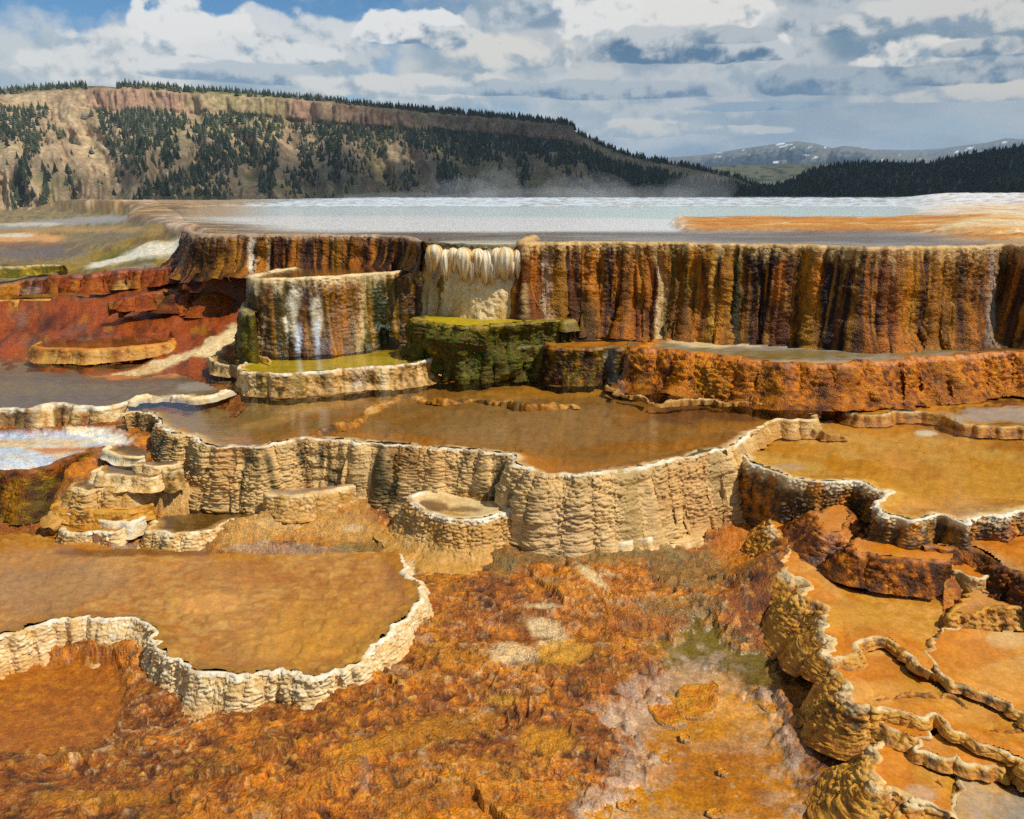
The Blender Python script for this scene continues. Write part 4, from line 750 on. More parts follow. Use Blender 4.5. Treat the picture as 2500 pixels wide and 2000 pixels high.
terrace('travertine_terrace', 'orange stepped pool ringed by a beaded rim below the tan pool', R('e4', [(600, 400), (580, 425), (600, 480), (620, 540), (680, 590), (700, 640), (692, 700), (740, 752), (800, 790), (880, 797), (970, 812), (1060, 832), (1160, 842), (1260, 870), (1340, 886), (1420, 858), (1470, 902), (1510, 960), (1600, 1000), (1690, 1022), (1740, 1070), (1820, 1110), (1930, 1132), (2010, 1160), (2090, 1210), (2156, 1242), (2260, 1290)]),
        .172, [.24, .27, .26, .15, .045, .035, .03, .028, .028, .028], lean=.8, p=.85, flute=.03, flw=.18, bulge=.08, back=R('e4', [(2260, 960), (2156, 910), (2050, 840), (1900, 775), (1700, 690), (1550, 655), (1390, 545), (1250, 440), (1130, 340), (1000, 250), (840, 285), (850, 390)]),
        floor=dict(SANDF, blobs=[(2140, 1625, 80, 40, 'orange', .75), (2110, 1690, 120, 26, 'peach', .7), (2260, 1660, 60, 30, 'amber', .5), (2380, 1740, 80, 30, 'peach', .6)]), depth=.02, water=M_WATER, **CAS)
terrace('travertine_terrace', 'peach and orange pool filling the corner under the pink pool', R('e4', [(1600, 120), (1530, 142), (1440, 200), (1390, 250), (1400, 300), (1352, 350), (1390, 420), (1402, 480), (1450, 530), (1500, 570), (1560, 620), (1650, 642), (1750, 662), (1850, 692), (1950, 742), (2050, 802), (2156, 852), (2270, 900)]), .192, [.03, .026, .025, .025, .028, .028], lean=.7,
        back=R('e4', [(2270, 150), (2000, 130)]), floor=dict(SANDF, blobs=[(2370, 1590, 90, 40, 'orange', .6), (2450, 1560, 50, 20, 'cream', .5), (2430, 1690, 90, 50, 'peach', .6)]), depth=.02, water=M_WATER, **CAS)
terrace('travertine_terrace', 'pale pink rippled pool above the cascade with rough gold wall', R('e3', [(1900, 1195), (1770, 1200), (1705, 1270), (1655, 1370), (1600, 1430), (1540, 1490), (1600, 1510), (1690, 1478), (1760, 1486), (1860, 1455), (1960, 1435), (2060, 1435), (2156, 1412), (2300, 1400)]), .235, [.06, .08, .09, .10, .10, .10], **dict(CAS, scheme='ochrescale', rimcol='sand'), lean=.4, flute=.04, flw=.14,
        back=R('e3', [(2300, 1140), (2100, 1140)]), floor=dict(pal=['pink', 'peach', 'umber', 'pink'], edge='ochre'), water=M_WATER, depth=.03)
terrace('travertine_terrace', 'blocky scaled corner terrace above the pink pool', R('e3', [(1640, 1030), (1560, 1060), (1500, 1095), (1560, 1118), (1650, 1140), (1745, 1188), (1850, 1200), (1900, 1170)]), .285, .08, **dict(CAS, scheme='tanscale'), lean=.25, back=R('e3', [(2156, 1130), (1900, 1040)]), floor=dict(SANDF, pal=['rust', 'orange', 'ochre']), depth=.005)
terrace('travertine_terrace', 'wet orange hump under the amber pool wall', R('e3', [(860, 860), (800, 900), (790, 950), (860, 985), (1000, 1000), (1150, 1010), (1300, 1015), (1420, 1040), (1560, 1040)]), .335, .14, scheme='rustwet', lean=.6, round_=.2, scale=(.032, .028, .018), s3=True, lump=.05, lumpf=7, wig=.035, wigf=6, lip=.6, wallmat=M_WET, rimcol='orange', cat='mound', back=R('e3', [(1600, 960), (1300, 900), (1000, 860)]), floor=dict(pal=['rust', 'orange', 'amber'], es=.1, relief=.01, wet=.8), depth=.0)
terrace('travertine_plate', 'thin orange plate overhanging the tan pool', R('e3', [(800, 980), (740, 1008), (830, 1062), (950, 1092), (1060, 1102), (1180, 1132), (1300, 1142), (1400, 1118), (1480, 1110)]), .228, .028, scheme='orange', lean=-.3, lump=.008, lip=.7, rimcol='peach', topband=.5, wallmat=M_WET, back=R('e3', [(1500, 1020), (1100, 980)]), floor=dict(pal=['rust', 'orange', 'peach'], es=.5, edge='peach', wet=.7), depth=.0, cat='plate')
terrace('travertine_terrace', 'long orange wet bank under the beaded rim at the picture margin', R('e3', [(1380, 955), (1480, 945), (1600, 935), (1720, 950), (1800, 985), (1900, 1025), (2050, 1100), (2156, 1140), (2300, 1190)]), .35, [.13, .15, .15, .13], scheme='rustwet', lean=.7, round_=.15, scale=(.032, .028, .018), s3=True, lump=.05, lumpf=6, wig=.035, wigf=6, lip=.6, wallmat=M_WET, rimcol='ochre', back=R('e3', [(2300, 850), (1800, 830), (1400, 900)]), floor=dict(pal=['rust', 'orange', 'ochre', 'brown'], es=.2, relief=.02, wet=.8), depth=.0, cat='mound')
terrace('travertine_mound', 'orange knob beside the white trickle under the amber pool corner', R('e3', [(540, 590), (440, 650), (445, 700), (480, 760), (560, 790), (640, 770), (690, 700), (730, 610)]), .34, .16, scheme='rustwet', lean=.8, round_=.1, scale=(.03, .026, .018), s3=True, lump=.05, lumpf=7, wig=.035, wigf=7, lip=.5, rimcol='orange', rimmix=.8, topband=.3, back=R('e3', [(700, 570), (600, 560)]), floor=dict(pal=['rust', 'orange', 'ochre'], es=.1), depth=.0, cat='rock')
terrace('travertine_terrace', 'small sand coloured shelf under the orange stepped pool', R('e4', [(860, 815), (880, 850), (920, 895), (980, 925), (1040, 952), (1100, 972), (1200, 1012), (1260, 1052), (1330, 1047), (1405, 1010)]), .138, .04, **CAS, lean=1.2, back=R('e4', [(1480, 960), (1400, 880), (1100, 845)]), floor=SANDF, depth=.015)
terrace('travertine_terrace', 'narrow amber shelf with wavy rim above the grey white pool', R('e4', [(1300, 1050), (1245, 1085), (1242, 1140), (1330, 1172), (1420, 1192), (1500, 1212), (1600, 1198), (1640, 1232), (1720, 1272), (1780, 1282), (1850, 1302), (1930, 1292), (1990, 1307), (2080, 1302), (2156, 1362), (2260, 1400)]), .13, .035, **CAS, lean=.8, back=R('e4', [(2260, 1300), (2090, 1220), (1820, 1120), (1690, 1040), (1500, 980)]), floor=SANDF, depth=.015, water=M_WATER)
terrace('travertine_terrace', 'lower orange pool on the scaled flank near the bottom pool', R('e4', [(960, 1060), (925, 1085), (900, 1130), (912, 1200), (900, 1270), (930, 1340), (932, 1420), (1000, 1472), (1100, 1490), (1162, 1522), (1210, 1565), (1300, 1592), (1400, 1622), (1500, 1662), (1540, 1700)]), .095, [.18, .2, .2, .17, .07], **CAS, lean=1.3, p=.9, flute=.04, flw=.14, back=R('e4', [(1560, 1500), (1600, 1350), (1400, 1200), (1240, 1100), (1100, 1060)]),
        floor=dict(SANDF, pal=['orange', 'amber', 'sand', 'peach'], blobs=[(2180, 1860, 60, 70, 'orange', .6), (2250, 1945, 60, 30, 'pink', .7)]), depth=.015, water=M_WATER)
terrace('travertine_terrace', 'grey white pool in the lowest corner of the cascade', R('e4', [(1700, 1310), (1600, 1345), (1622, 1420), (1560, 1500), (1532, 1560), (1545, 1640), (1530, 1720), (1540, 1800), (1560, 1900)]), .085, .05, **CAS, lean=1.0, back=R('e4', [(2300, 1900), (2300, 1420), (2156, 1380), (1850, 1320)]), floor=dict(SANDF, pal=['tan', 'grey', 'lilac', 'cream'], edge='sand', ew=.2, es=.5, blobs=[(2440, 1900, 60, 40, 'sand', .5)]), depth=.015, water=M_WATER)
terrace('travertine_terrace', 'pale wet corner pool beneath the lower orange pool', R('e4', [(1190, 1540), (1135, 1570), (1110, 1640), (1140, 1720), (1150, 1800), (1180, 1900)]), .06, .14, **CAS, lean=1.2, back=R('e4', [(1540, 1900), (1540, 1740), (1400, 1640)]), floor=dict(SANDF, pal=['sand', 'pale', 'lilac', 'cream']), depth=.015, water=M_WATER)
for lab, line in [('faint inner rim looping across the orange stepped pool', [(880, 780), (980, 750), (1080, 738), (1180, 700), (1290, 682), (1390, 690), (1450, 725), (1470, 760)]), ('faint inner rim near the picture margin in the orange stepped pool', [(1480, 745), (1560, 715), (1640, 760), (1690, 860), (1730, 960), (1800, 990), (1900, 975), (2000, 992), (2100, 970), (2200, 965)])]:
    ridge('travertine_lip', lab, R('e4', line), .162, .012, .008, 'ochrescale', scale=(.024, .02, .005), sk=.03)
ridge('travertine_lip', 'crooked dividing rim inside the lower orange pool', R('e4', [(1180, 1200), (1260, 1215), (1400, 1225), (1440, 1260), (1500, 1300), (1580, 1350)]), .088, .016, .012, 'flank', scale=(.026, .022, .007))
ridge('travertine_lip', 'second crooked rim crossing the lower orange pool', R('e4', [(1400, 1335), (1420, 1390), (1480, 1430), (1490, 1480), (1540, 1520)]), .085, .016, .012, 'flank', scale=(.026, .022, .007))


# ================================================================== the ground sheet
GC = R('p', [(0, 2000, 0), (600, 2000, 0), (1200, 2000, 0), (1700, 2000, -.02), (2200, 2000, -.06), (2500, 2000, -.05), (0, 1800, -.01), (600, 1800, 0), (1200, 1800, .01), (1700, 1800, -.02), (1900, 1800, -.02),
             (0, 1650, -.01), (200, 1700, -.02), (500, 1700, 0), (1000, 1600, .02), (1400, 1600, .02), (1700, 1650, -.02), (1900, 1600, -.02), (1100, 1400, .05), (1400, 1400, .05), (1700, 1400, .04), (1800, 1350, .06), (1850, 1280, .08),
             (900, 1330, .07), (1300, 1330, .07), (1550, 1330, .08), (700, 1330, .09), (400, 1320, .06), (100, 1290, .08), (300, 1260, .12), (600, 1270, .14), (850, 1250, .16), (130, 1200, .2), (150, 1130, .39), (300, 1090, .40), (20, 1100, .40), (200, 1070, .40), (60, 1065, .40), (300, 1060, .41), (330, 1150, .36), (430, 1170, .34), (500, 1200, .26),
             (2000, 1290, .25), (2150, 1330, .24), (2350, 1360, .26), (2500, 1360, .27), (1950, 1350, .2), (2500, 1500, .1), (2300, 1700, .02), (2500, 1900, -.05),
             (450, 935, .45), (300, 900, .45), (100, 880, .45), (200, 950, .43), (50, 950, .43), (350, 960, .43), (520, 880, .56), (560, 850, .60), (480, 850, .60), (400, 870, .58), (580, 800, .74), (500, 815, .74), (440, 810, .72), (540, 770, .84), (380, 820, .67), (300, 830, .65), (150, 825, .62), (50, 815, .60), (250, 800, .68), (330, 780, .74), (420, 770, .82), (500, 750, .90), (560, 730, .97), (560, 700, 1.03), (480, 695, 1.06), (420, 690, 1.04), (330, 720, .95), (270, 730, .90), (150, 715, .88), (50, 722, .87), (500, 660, 1.17), (440, 660, 1.15),
             (400, 640, 1.24), (330, 650, 1.21), (250, 655, 1.19), (150, 670, 1.10), (50, 683, 1.06), (0, 690, 1.04), (200, 650, 1.19), (0, 668, 1.09), (100, 660, 1.13), (420, 615, 1.36), (350, 620, 1.33), (300, 635, 1.25), (260, 640, 1.21), (150, 632, 1.19), (20, 640, 1.19), (100, 615, 1.19), (0, 610, 1.19), (440, 590, 1.50), (380, 600, 1.45), (300, 600, 1.40), (220, 610, 1.30), (160, 600, 1.24), (0, 595, 1.19),
             (460, 560, 1.66), (380, 575, 1.56), (300, 575, 1.50), (200, 580, 1.40), (120, 580, 1.30), (0, 580, 1.22), (520, 545, 1.67), (400, 550, 1.63), (300, 553, 1.57), (180, 560, 1.42), (80, 565, 1.3), (-100, 575, 1.2), (-100, 640, 1.15), (-100, 700, 1.0), (-100, 830, .55), (-100, 900, .45), (-100, 1100, .40), (2600, 1400, .2), (2600, 1800, -.05)])
GC += [(x, y, z) for x, y, z in [(0, 548, 1.15), (100, 545, 1.2), (200, 540, 1.35), (300, 535, 1.45), (400, 528, 1.55), (500, 522, 1.62)]]
gp = np.array([list(unproj(a, b, c)) for a, b, c in GC])
gk = np.stack([gp[:, 0]/gp[:, 1], np.log(gp[:, 1])*1.2], -1)
ys = [1.7]
while ys[-1] < 9: ys.append(ys[-1]+0.00150*(ys[-1]**2+4.84)/2.2)
while ys[-1] < 46: ys.append(ys[-1]+max(.03, .0006*ys[-1]**2/.55))
ys = np.array(ys)
ts = np.concatenate([np.arange(-1.15, -.67, .009), np.arange(-.67, .67, .0017), np.arange(.67, 1.15, .009)])
GT, GY = np.meshgrid(ts, ys, indexing='ij'); GX = GT*GY
# coarse interpolation of the control levels, then bilinear
ct = np.linspace(-1.16, 1.16, 150); cl = np.linspace(math.log(1.4), math.log(48), 150)
A, B = np.meshgrid(ct, cl, indexing='ij')
d2 = (A[..., None]-gk[:, 0])**2+(B[..., None]*1.2-gk[:, 1])**2
w = 1/(d2+.0004)**2.0; Z0 = (w*gp[:, 2]).sum(-1)/w.sum(-1)
def bil(T, Yl):
    a = np.clip((T-ct[0])/(ct[1]-ct[0]), 0, 148.999); b = np.clip((Yl-cl[0])/(cl[1]-cl[0]), 0, 148.999)
    i, j = a.astype(int), b.astype(int); f, g = a-i, b-j
    return Z0[i, j]*(1-f)*(1-g)+Z0[i+1, j]*f*(1-g)+Z0[i, j+1]*(1-f)*g+Z0[i+1, j+1]*f*g
GZ = bil(GT, np.log(GY))
inP = inpoly(GX, GY, PLATEAU)
pdst = np.full(GX.shape, 0.0); 
far = GY > 6
GZ = np.where(inP, ZU-.045, GZ)
# soften the step where the plateau spills to the left
k = 5
for _ in range(2):
    sm = GZ.copy(); sm[k:-k] = sum(GZ[i:GZ.shape[0]-2*k+i] for i in range(2*k+1))/(2*k+1)
    lefty = (GX < -2.9) & (GY > 9.0); GZ = np.where(lefty, sm, GZ)
PX, PY = proj(np.stack([GX, GY, GZ], -1))
near = sst(8.0, 5.5, GY)
# smooth places: basins of still sediment
def region(pts, soft=0.10):
    q = np.array([unproj(a, b, c if c is not None else 0)[:2] for a, b, c in pts])
    ins = inpoly(GX, GY, q); dq, _ = catmull(np.vstack([np.c_[q, np.zeros(len(q))], [[*q[0], 0]]]), .02)
    sel = ins | ((GX > q[:, 0].min()-.4) & (GX < q[:, 0].max()+.4) & (GY > q[:, 1].min()-.4) & (GY < q[:, 1].max()+.4))
    d = np.full(GX.shape, -9.0); dd = pdist(GX[sel], GY[sel], dq); d[sel] = np.where(ins[sel], dd, -dd)
    return d
PINK = [(1475, 1735, 0), (1520, 1690, 0), (1590, 1650, 0), (1640, 1600, 0), (1720, 1590, 0), (1790, 1610, 0), (1850, 1650, 0), (1920, 1700, 0), (1938, 1760, 0), (1950, 1820, 0), (1975, 1880, 0), (1995, 1960, 0), (2005, 2080, 0), (1480, 2080, 0), (1440, 1960, 0), (1500, 1900, 0), (1560, 1850, 0), (1540, 1790, 0)]
PATCH = [(1580, 1560, 0), (1700, 1520, 0), (1800, 1545, 0), (1890, 1570, 0), (1925, 1640, 0), (1900, 1690, 0), (1760, 1640, 0), (1640, 1640, 0)]
BASIN = [(-400, 1680, 0), (-80, 1640, 0), (0, 1625, 0), (90, 1598, 0), (200, 1590, 0), (280, 1600, 0), (310, 1640, 0), (305, 1710, 0), (280, 1770, 0), (220, 1820, 0), (120, 1850, 0), (40, 1850, 0), (-80, 1860, 0), (-400, 1880, 0)]
dpink = region(PINK); dpat = region(PATCH); dbas = region(BASIN)
wn = .05*fbm2(GX*7, GY*7, 3, 300)+.05*fbm2(GX*22, GY*22, 3, 305)
mp_ = sst(-.07, .10, dpink+wn*1.6); mpat = sst(-.06, .10, dpat+wn*1.8); mb = sst(-.02, .05, dbas+wn*.5)
calm = np.clip(np.maximum(np.maximum(mp_, mb), mpat*.85), 0, 1)
filmr = sst(-.05, .08, region([(-700, 1085, .4), (60, 1062, .4), (200, 1055, .4), (300, 1062, .4), (320, 1085, .4), (225, 1090, .4), (170, 1110, .4), (100, 1135, .4), (-120, 1150, .4), (-700, 1165, .4)])+wn)
calm = np.maximum(calm, filmr*.9)
# relief of the bacterial crust: ledges, lumps and nodules
gx = GX+.10*fbm2(GX*2.5, GY*2.5, 3, 310); gy = GY+.10*fbm2(GX*2.5, GY*2.5, 3, 320)
base = fbm2(gx*1.7-gy*.5, gy*3.0, 4, 330)
led = base*7.0+.25*fbm2(gx*9, gy*9, 2, 335); fr = led-np.floor(led); terr = (np.floor(led)+sst(.0, .16, fr))/7.0
rimr = np.exp(-((fr-.20)/.07)**2)*sst(-.2, .2, fbm2(GX*1.9, GY*2.2, 3, 336)); face = np.exp(-((fr-.06)/.06)**2)
big = fbm2(gx*4, gy*4, 4, 340)
F1, F2, DU, DV, rn1 = worley(gx*13, gy*17, 350); lump1 = np.sqrt(np.clip(1-F1*F1*1.5, 0, 1))
F1b, F2b, DU, DV, rn2 = worley(gx*31+.4*noise2(gx*40, gy*40, 355), gy*36, 360); lump2 = np.sqrt(np.clip(1-F1b*F1b*1.6, 0, 1))
cr1 = 1-sst(.0, .10, np.abs(fbm2(gx*2.2+gy*.6, gy*3.4-gx*1.0, 3, 370)))
patch1 = sst(-.1, .35, fbm2(GX*2.3, GY*2.3, 3, 380)); patch2 = sst(-.15, .3, fbm2(GX*3.1+5, GY*3.1, 3, 385))
pF, pF2, _u, _v, prn = worley(gx*9+3, gy*12, 365); pit = sst(.30, .12, pF)*(prn > .6)
lz = .013*lump1*patch1*(.35+rn1)+.0085*lump2*(.35+.65*patch2)*(.3+rn2)
ledge_h = np.zeros_like(GZ)
for pts_, amp_ in [([(690, 2010), (760, 1985), (900, 1885), (1010, 1832), (1120, 1795), (1220, 1760), (1310, 1722), (1400, 1690)], .035), ([(1480, 1470), (1505, 1530), (1515, 1580), (1495, 1650), (1470, 1705)], -.04), ([(300, 1990), (420, 1940), (560, 1915), (640, 1880), (760, 1850)], .03), ([(980, 2000), (1080, 1950), (1190, 1945), (1240, 2000)], .04), ([(1050, 1575), (1130, 1545), (1210, 1560), (1290, 1535)], .025), ([(800, 1700), (900, 1680), (1010, 1690), (1100, 1672)], .03), ([(1180, 1400), (1260, 1425), (1340, 1470), (1420, 1500)], .025), ([(60, 1880), (140, 1860), (230, 1880), (330, 1840)], .025), ([(1240, 1640), (1320, 1660), (1400, 1640)], .02), ([(1560, 1430), (1640, 1455), (1730, 1440), (1800, 1460)], .03)]:
    L_ = np.array([unproj(a, b, 0)[:2] for a, b in pts_]); lc_, _ = catmull(np.c_[L_, np.zeros(len(L_))], .012); lc_ = lc_[:, :2]
    lc_ = lc_+.03*np.stack([noise2(lc_[:, 0]*14, lc_[:, 1]*14, 371), noise2(lc_[:, 0]*14+9, lc_[:, 1]*14, 372)], -1)
    mm_ = (GX > lc_[:, 0].min()-.4) & (GX < lc_[:, 0].max()+.4) & (GY > lc_[:, 1].min()-.4) & (GY < lc_[:, 1].max()+.4); ii_ = np.where(mm_)
    xx_, yy_ = GX[ii_], GY[ii_]; best = np.full(len(xx_), 9.0); sg_ = np.ones(len(xx_)); tg_ = np.gradient(lc_, axis=0)
    for q_ in range(0, len(lc_), 2):
        dx_, dy_ = xx_-lc_[q_, 0], yy_-lc_[q_, 1]; d_ = np.hypot(dx_, dy_); b_ = d_ < best
        best = np.where(b_, d_, best); sg_ = np.where(b_, np.sign(tg_[q_, 0]*dy_-tg_[q_, 1]*dx_), sg_)
    ledge_h[ii_] += amp_*np.where(sg_ > 0, np.exp(-best/.22), -.25*np.exp(-best/.05))*(.6+.6*fbm2(xx_*5, yy_*5, 2, 373))
flat_ = sst(1850, 1960, PX)*sst(1450, 1560, PY)
rough = (.075*terr+.014*big+lz*.8+.008*rimr+.007*fbm2(gx*30, gy*30, 3, 390)-.022*cr1*patch1-.012*pit+ledge_h)*(1-.75*flat_)-.03*flat_
strand = .05*fbm2(GX*3+GY*.6, GY*1.5, 3, 395)
farslope = near*0+(1-near)
outer = (~inP).astype(float)
GZ2 = GZ+(rough*near*(1-calm)+.004*big*calm*near+outer*farslope*(.045*fbm2(GX*2.0, GY*1.6, 3, 396)+.030*fbm2(GX*9+GY*2, GY*5, 4, 397)+.02*np.abs(fbm2(GX*5+GY*1.5, GY*1.2, 2, 398))))*np.where(GY > 9.9, .5, 1.0)
GZ2 = GZ2-.06*mp_-.04*mpat*(1-mp_)-.035*mb-.008*filmr
# plateau bed: low island, shore bars
isl = np.zeros_like(GZ)
Xp, Yp = proj(np.stack([GX, GY, np.full_like(GX, ZU)], -1))
nzp = fbm2(GX*.7, GY*1.4, 4, 400); nzq = fbm2(GX*3, GY*5, 3, 405)
island = sst(1655, 1690, Xp+60*nzq)*sst(525, 531, Yp+5*nzp)*sst(562, 556, Yp+4*nzq+np.clip((Xp-2200)*-.05, -14, 0))
farbar = sst(506, 500, Yp+2*nzp); rightbar = sst(2180, 2420, Xp+160*nzp)*sst(590, 575, Yp+6*nzq)
plb = np.vstack([[(-40, 60), (-14, 30), (-7.5, 16)], PLATEAU[:1]]); plc, _ = catmull(np.c_[plb, np.zeros(len(plb))], .25)
lb = np.zeros(GX.shape); lsel = inP & (GX < -1); lb[lsel] = sst(1.6, .4, pdist(GX[lsel], GY[lsel], plc)+.4*nzp[lsel])
GZ2 = GZ2+.028*lb*(1+.5*nzq)
GZ2 = np.where(inP, GZ2+.055*island+.05*np.maximum(farbar, rightbar)+.02*nzq*np.maximum(island, farbar), GZ2)
swell = sst(2180, 2330, PX)*sst(14, 26, GY)*(.14+.10*np.floor(3*sst(20, 40, GY+2*nzp))/3)
GZ2 = GZ2+np.where(inP, swell, 0)
lefte = sst(-5.5, -14, GX)*sst(13, 30, GY); GZ2 = GZ2-lefte*.1
# plateau drops away behind its far edge
GZ2 = GZ2-sst(38, 46, GY)*.6
keep = np.ones(GX.shape, bool)
for poly, z, h in FLAT:
    ins = inpoly(GX, GY, poly)
    if z == ZM: ins &= ~((GX < -2.3) & (GZ2 > z-.07))
    GZ2 = np.where(ins, np.minimum(GZ2, z-(.10 if z > .4 or z == .14 else .05)), GZ2)
    if np.ptp(poly[:, 0])*np.ptp(poly[:, 1]) > 1.2 and z > .4: keep &= ~(ins & ((GX > -2.2) | (z != ZM)))
GP = np.stack([GX, GY, GZ2], -1); X, Y = proj(GP)
# ---------------------------------------------------------------- colours
n1 = fbm2(gx*2.1, gy*2.8, 4, 410); n2 = fbm2(gx*9, gy*11, 4, 415); n3 = fbm2(GX*34, GY*38, 3, 420)
col = pal(['brown', 'rust', 'rust', 'orange', 'orange', 'amber', 'amber', 'sand'], .37+.24*n1+.26*n2+.24*n3+10.0*(lz-.008)-.22*cr1*patch1-.30*pit-.12*face)
col = lay(col, 'brown', sst(.1, .5, noise2(GX*13+GY*5, GY*17, 417)+.5*n3-14*(lz-.008))*.5)
col = lay(col, 'amber', sst(.008, .03, ledge_h)*.35)
col = lay(col, 'cream', rimr*.55*sst(-.3, .3, n3+.3*n1))
col = lay(col, 'sand', sst(.55, .9, rn2+.25*n3)*patch2*sst(.5, .2, F1b)*.55)
col = lay(col, 'gold', sst(.1, .6, n2+.5*noise2(GX*3, GY*3, 425))*.35)
col = lay(col, 'cream', .75*sst(.45, .8, n2*.5+n3*.5+14*(lz-.012)+.3*noise2(GX*1.6+3, GY*1.9, 426))*.5)
col = lay(col, 'lilac', sst(.45, .65, noise2(GX*9, GY*12, 427)*.6+.5*n2)*.35)
sp1 = noise2(GX*55+GY*9, GY*62, 428); sp2 = noise2(GX*70, GY*80+GX*11, 429)
col = lay(col, 'dark', sst(.38, .7, sp1+.3*n2-.2*n1)*.55)
col = lay(col, 'pale', sst(.5, .8, sp2+.35*n1)*.35)
cols0 = col
col = blobs(col, X, Y, GP, [(1450, 1410, 60, 14, 'cream', .75, 38), (1330, 1535, 90, 40, 'cream', .75, 10), (1250, 1590, 60, 30, 'cream', .6), (1390, 1590, 70, 34, 'sand', .8), (1180, 1375, 90, 30, 'mud', .6), (1340, 1480, 70, 10, 'cream', .7), (1020, 1375, 40, 26, 'cream', .7), (1230, 1710, 40, 16, 'sand', .7), (1330, 1810, 90, 40, 'amber', .7),
    (1560, 1510, 150, 40, 'rust', .5), (1650, 1480, 110, 26, 'mud', .5), (1700, 1390, 90, 40, 'mud', .55), (1800, 1330, 60, 50, 'orange', .7), (1500, 1340, 160, 20, 'mud', .6), (700, 1275, 60, 18, 'white', .8), (860, 1290, 40, 12, 'white', .7), (560, 1225, 330, 100, 'tan', .75), (480, 1215, 220, 60, 'pale', .5), (820, 1290, 170, 50, 'tan', .7), (1250, 1345, 420, 34, 'mud', .6), (1450, 1320, 260, 26, 'pale', .6), (700, 1345, 120, 24, 'lilac', .5), (270, 1342, 70, 14, 'lilac', .7), (900, 1345, 90, 24, 'mud', .5), (250, 1370, 240, 10, 'ochre', .6),
    (780, 1900, 160, 50, 'rust', .3, -15), (1150, 1950, 200, 40, 'rust', .35), (300, 1950, 200, 20, 'gold', .4), (1560, 1760, 50, 70, 'ochre', .5), (1000, 1800, 240, 30, 'amber', .45, -12)], 430, .4, 5)
col = lay(col, pal(['brown', 'ochre', 'rust', 'ochre', 'amber'], .5+.4*n1+.3*n3), mb*.9)
pinkc = pal(['rust', 'ochre', 'amber', 'peach', 'sand'], .5+.5*noise2(GX*2.2, GY*2.2, 440)+.2*n2)
pinkc = lay(pinkc, 'lilac', sst(1830, 1700, Y+60*noise2(GX*4, GY*4, 442)+.6*(X-1600))*.6)
pinkc = lay(pinkc, 'pink', sst(.2, .6, noise2(GX*5, GY*7, 443))*.3)
col = lay(col, pinkc, mp_)
col = lay(col, pal(['mud', 'olive', 'mud', 'tan'], .5+.5*n2), mpat*(1-mp_)*.95)
# foam and mineral scum floating at the pool's margin, grey lilac outline of the crust
ringp = sst(.09, .0, np.abs(dpink+wn*1.6)); col = lay(col, 'lilac', ringp*.65*sst(-.5, .2, n2+n3))
foam = sst(.05, .4, noise2(GX*28, GY*40, 445)+.4*n3)*sst(.26, .03, dpink)*sst(-.02, .03, dpink+wn)
col = lay(col, 'pink', foam*.75)
sp = sst(.62, .8, noise2(GX*46, GY*60, 447))*mp_; col = lay(col, 'pink', sp*.6)
# film of pale blue water, white travertine
fc = pal(['blue', 'blue', 'cream', 'orange'], .5+.45*noise2(GX*2+GY, GY*9, 450)+.4*noise2(GX*9, GY*26, 452)-.25*sst(1095, 1130, Y))
col = lay(col, fc, filmr)
col = blobs(col, X, Y, GP, [(220, 1052, 60, 12, 'white', .95), (275, 1075, 50, 9, 'white', .95), (190, 1045, 40, 6, 'cream', .8), (300, 1110, 50, 10, 'ochre', .8), (330, 1110, 50, 12, 'umber', .8), (330, 1150, 90, 14, 'umber', .7), (420, 1160, 60, 10, 'mud', .7), (120, 1180, 120, 20, 'rust', .7), (200, 1150, 90, 14, 'orange', .7), (60, 1290, 140, 20, 'rust', .8), (450, 1270, 90, 16, 'tan', .6), (300, 1250, 60, 20, 'ochre', .7)], 460, .3, 6)
# left red slope
redm = sst(6.4, 7.4, GY)*(~inP)
rc_ = pal(['dark', 'wine', 'red', 'crim', 'crim', 'rust', 'ochre'], .44+.45*fbm2(GX*1.6+GY*.5, GY*1.9, 4, 470)+.3*fbm2(GX*9+GY*3, GY*2.5, 3, 472))
rc_ = lay(rc_, 'brown', sst(.0, .5, fbm2(GX*14+GY*4, GY*4, 3, 473))*.7)
rc_ = lay(rc_, 'purple', sst(.2, .6, fbm2(GX*4+GY*1.5, GY*2.5, 3, 474))*.5)
rc_ = lay(rc_, 'gold', sst(.3, .65, fbm2(GX*8+GY*3, GY*3.0, 3, 476))*.5)
col = lay(col, rc_, redm)
# pale stream winding down from the block's foot
STR = np.array([unproj(a, b, c)[:2] for a, b, c in [(586, 790, .8), (560, 805, .77), (530, 818, .74), (510, 838, .69), (470, 855, .64), (430, 870, .60), (390, 880, .58), (340, 895, .55), (290, 905, .54)]])
sc_, _ = catmull(np.c_[STR, np.zeros(len(STR))], .02); selm = (GX > -6) & (GX < -1.5) & (GY > 6) & (GY < 9.5)
ds = np.full(GX.shape, 9.0); ds[selm] = pdist(GX[selm], GY[selm], sc_)
col = lay(col, pal(['tan', 'cream', 'cream'], .5+.5*n2), sst(.17, .10, ds+.06*n2)*.95)
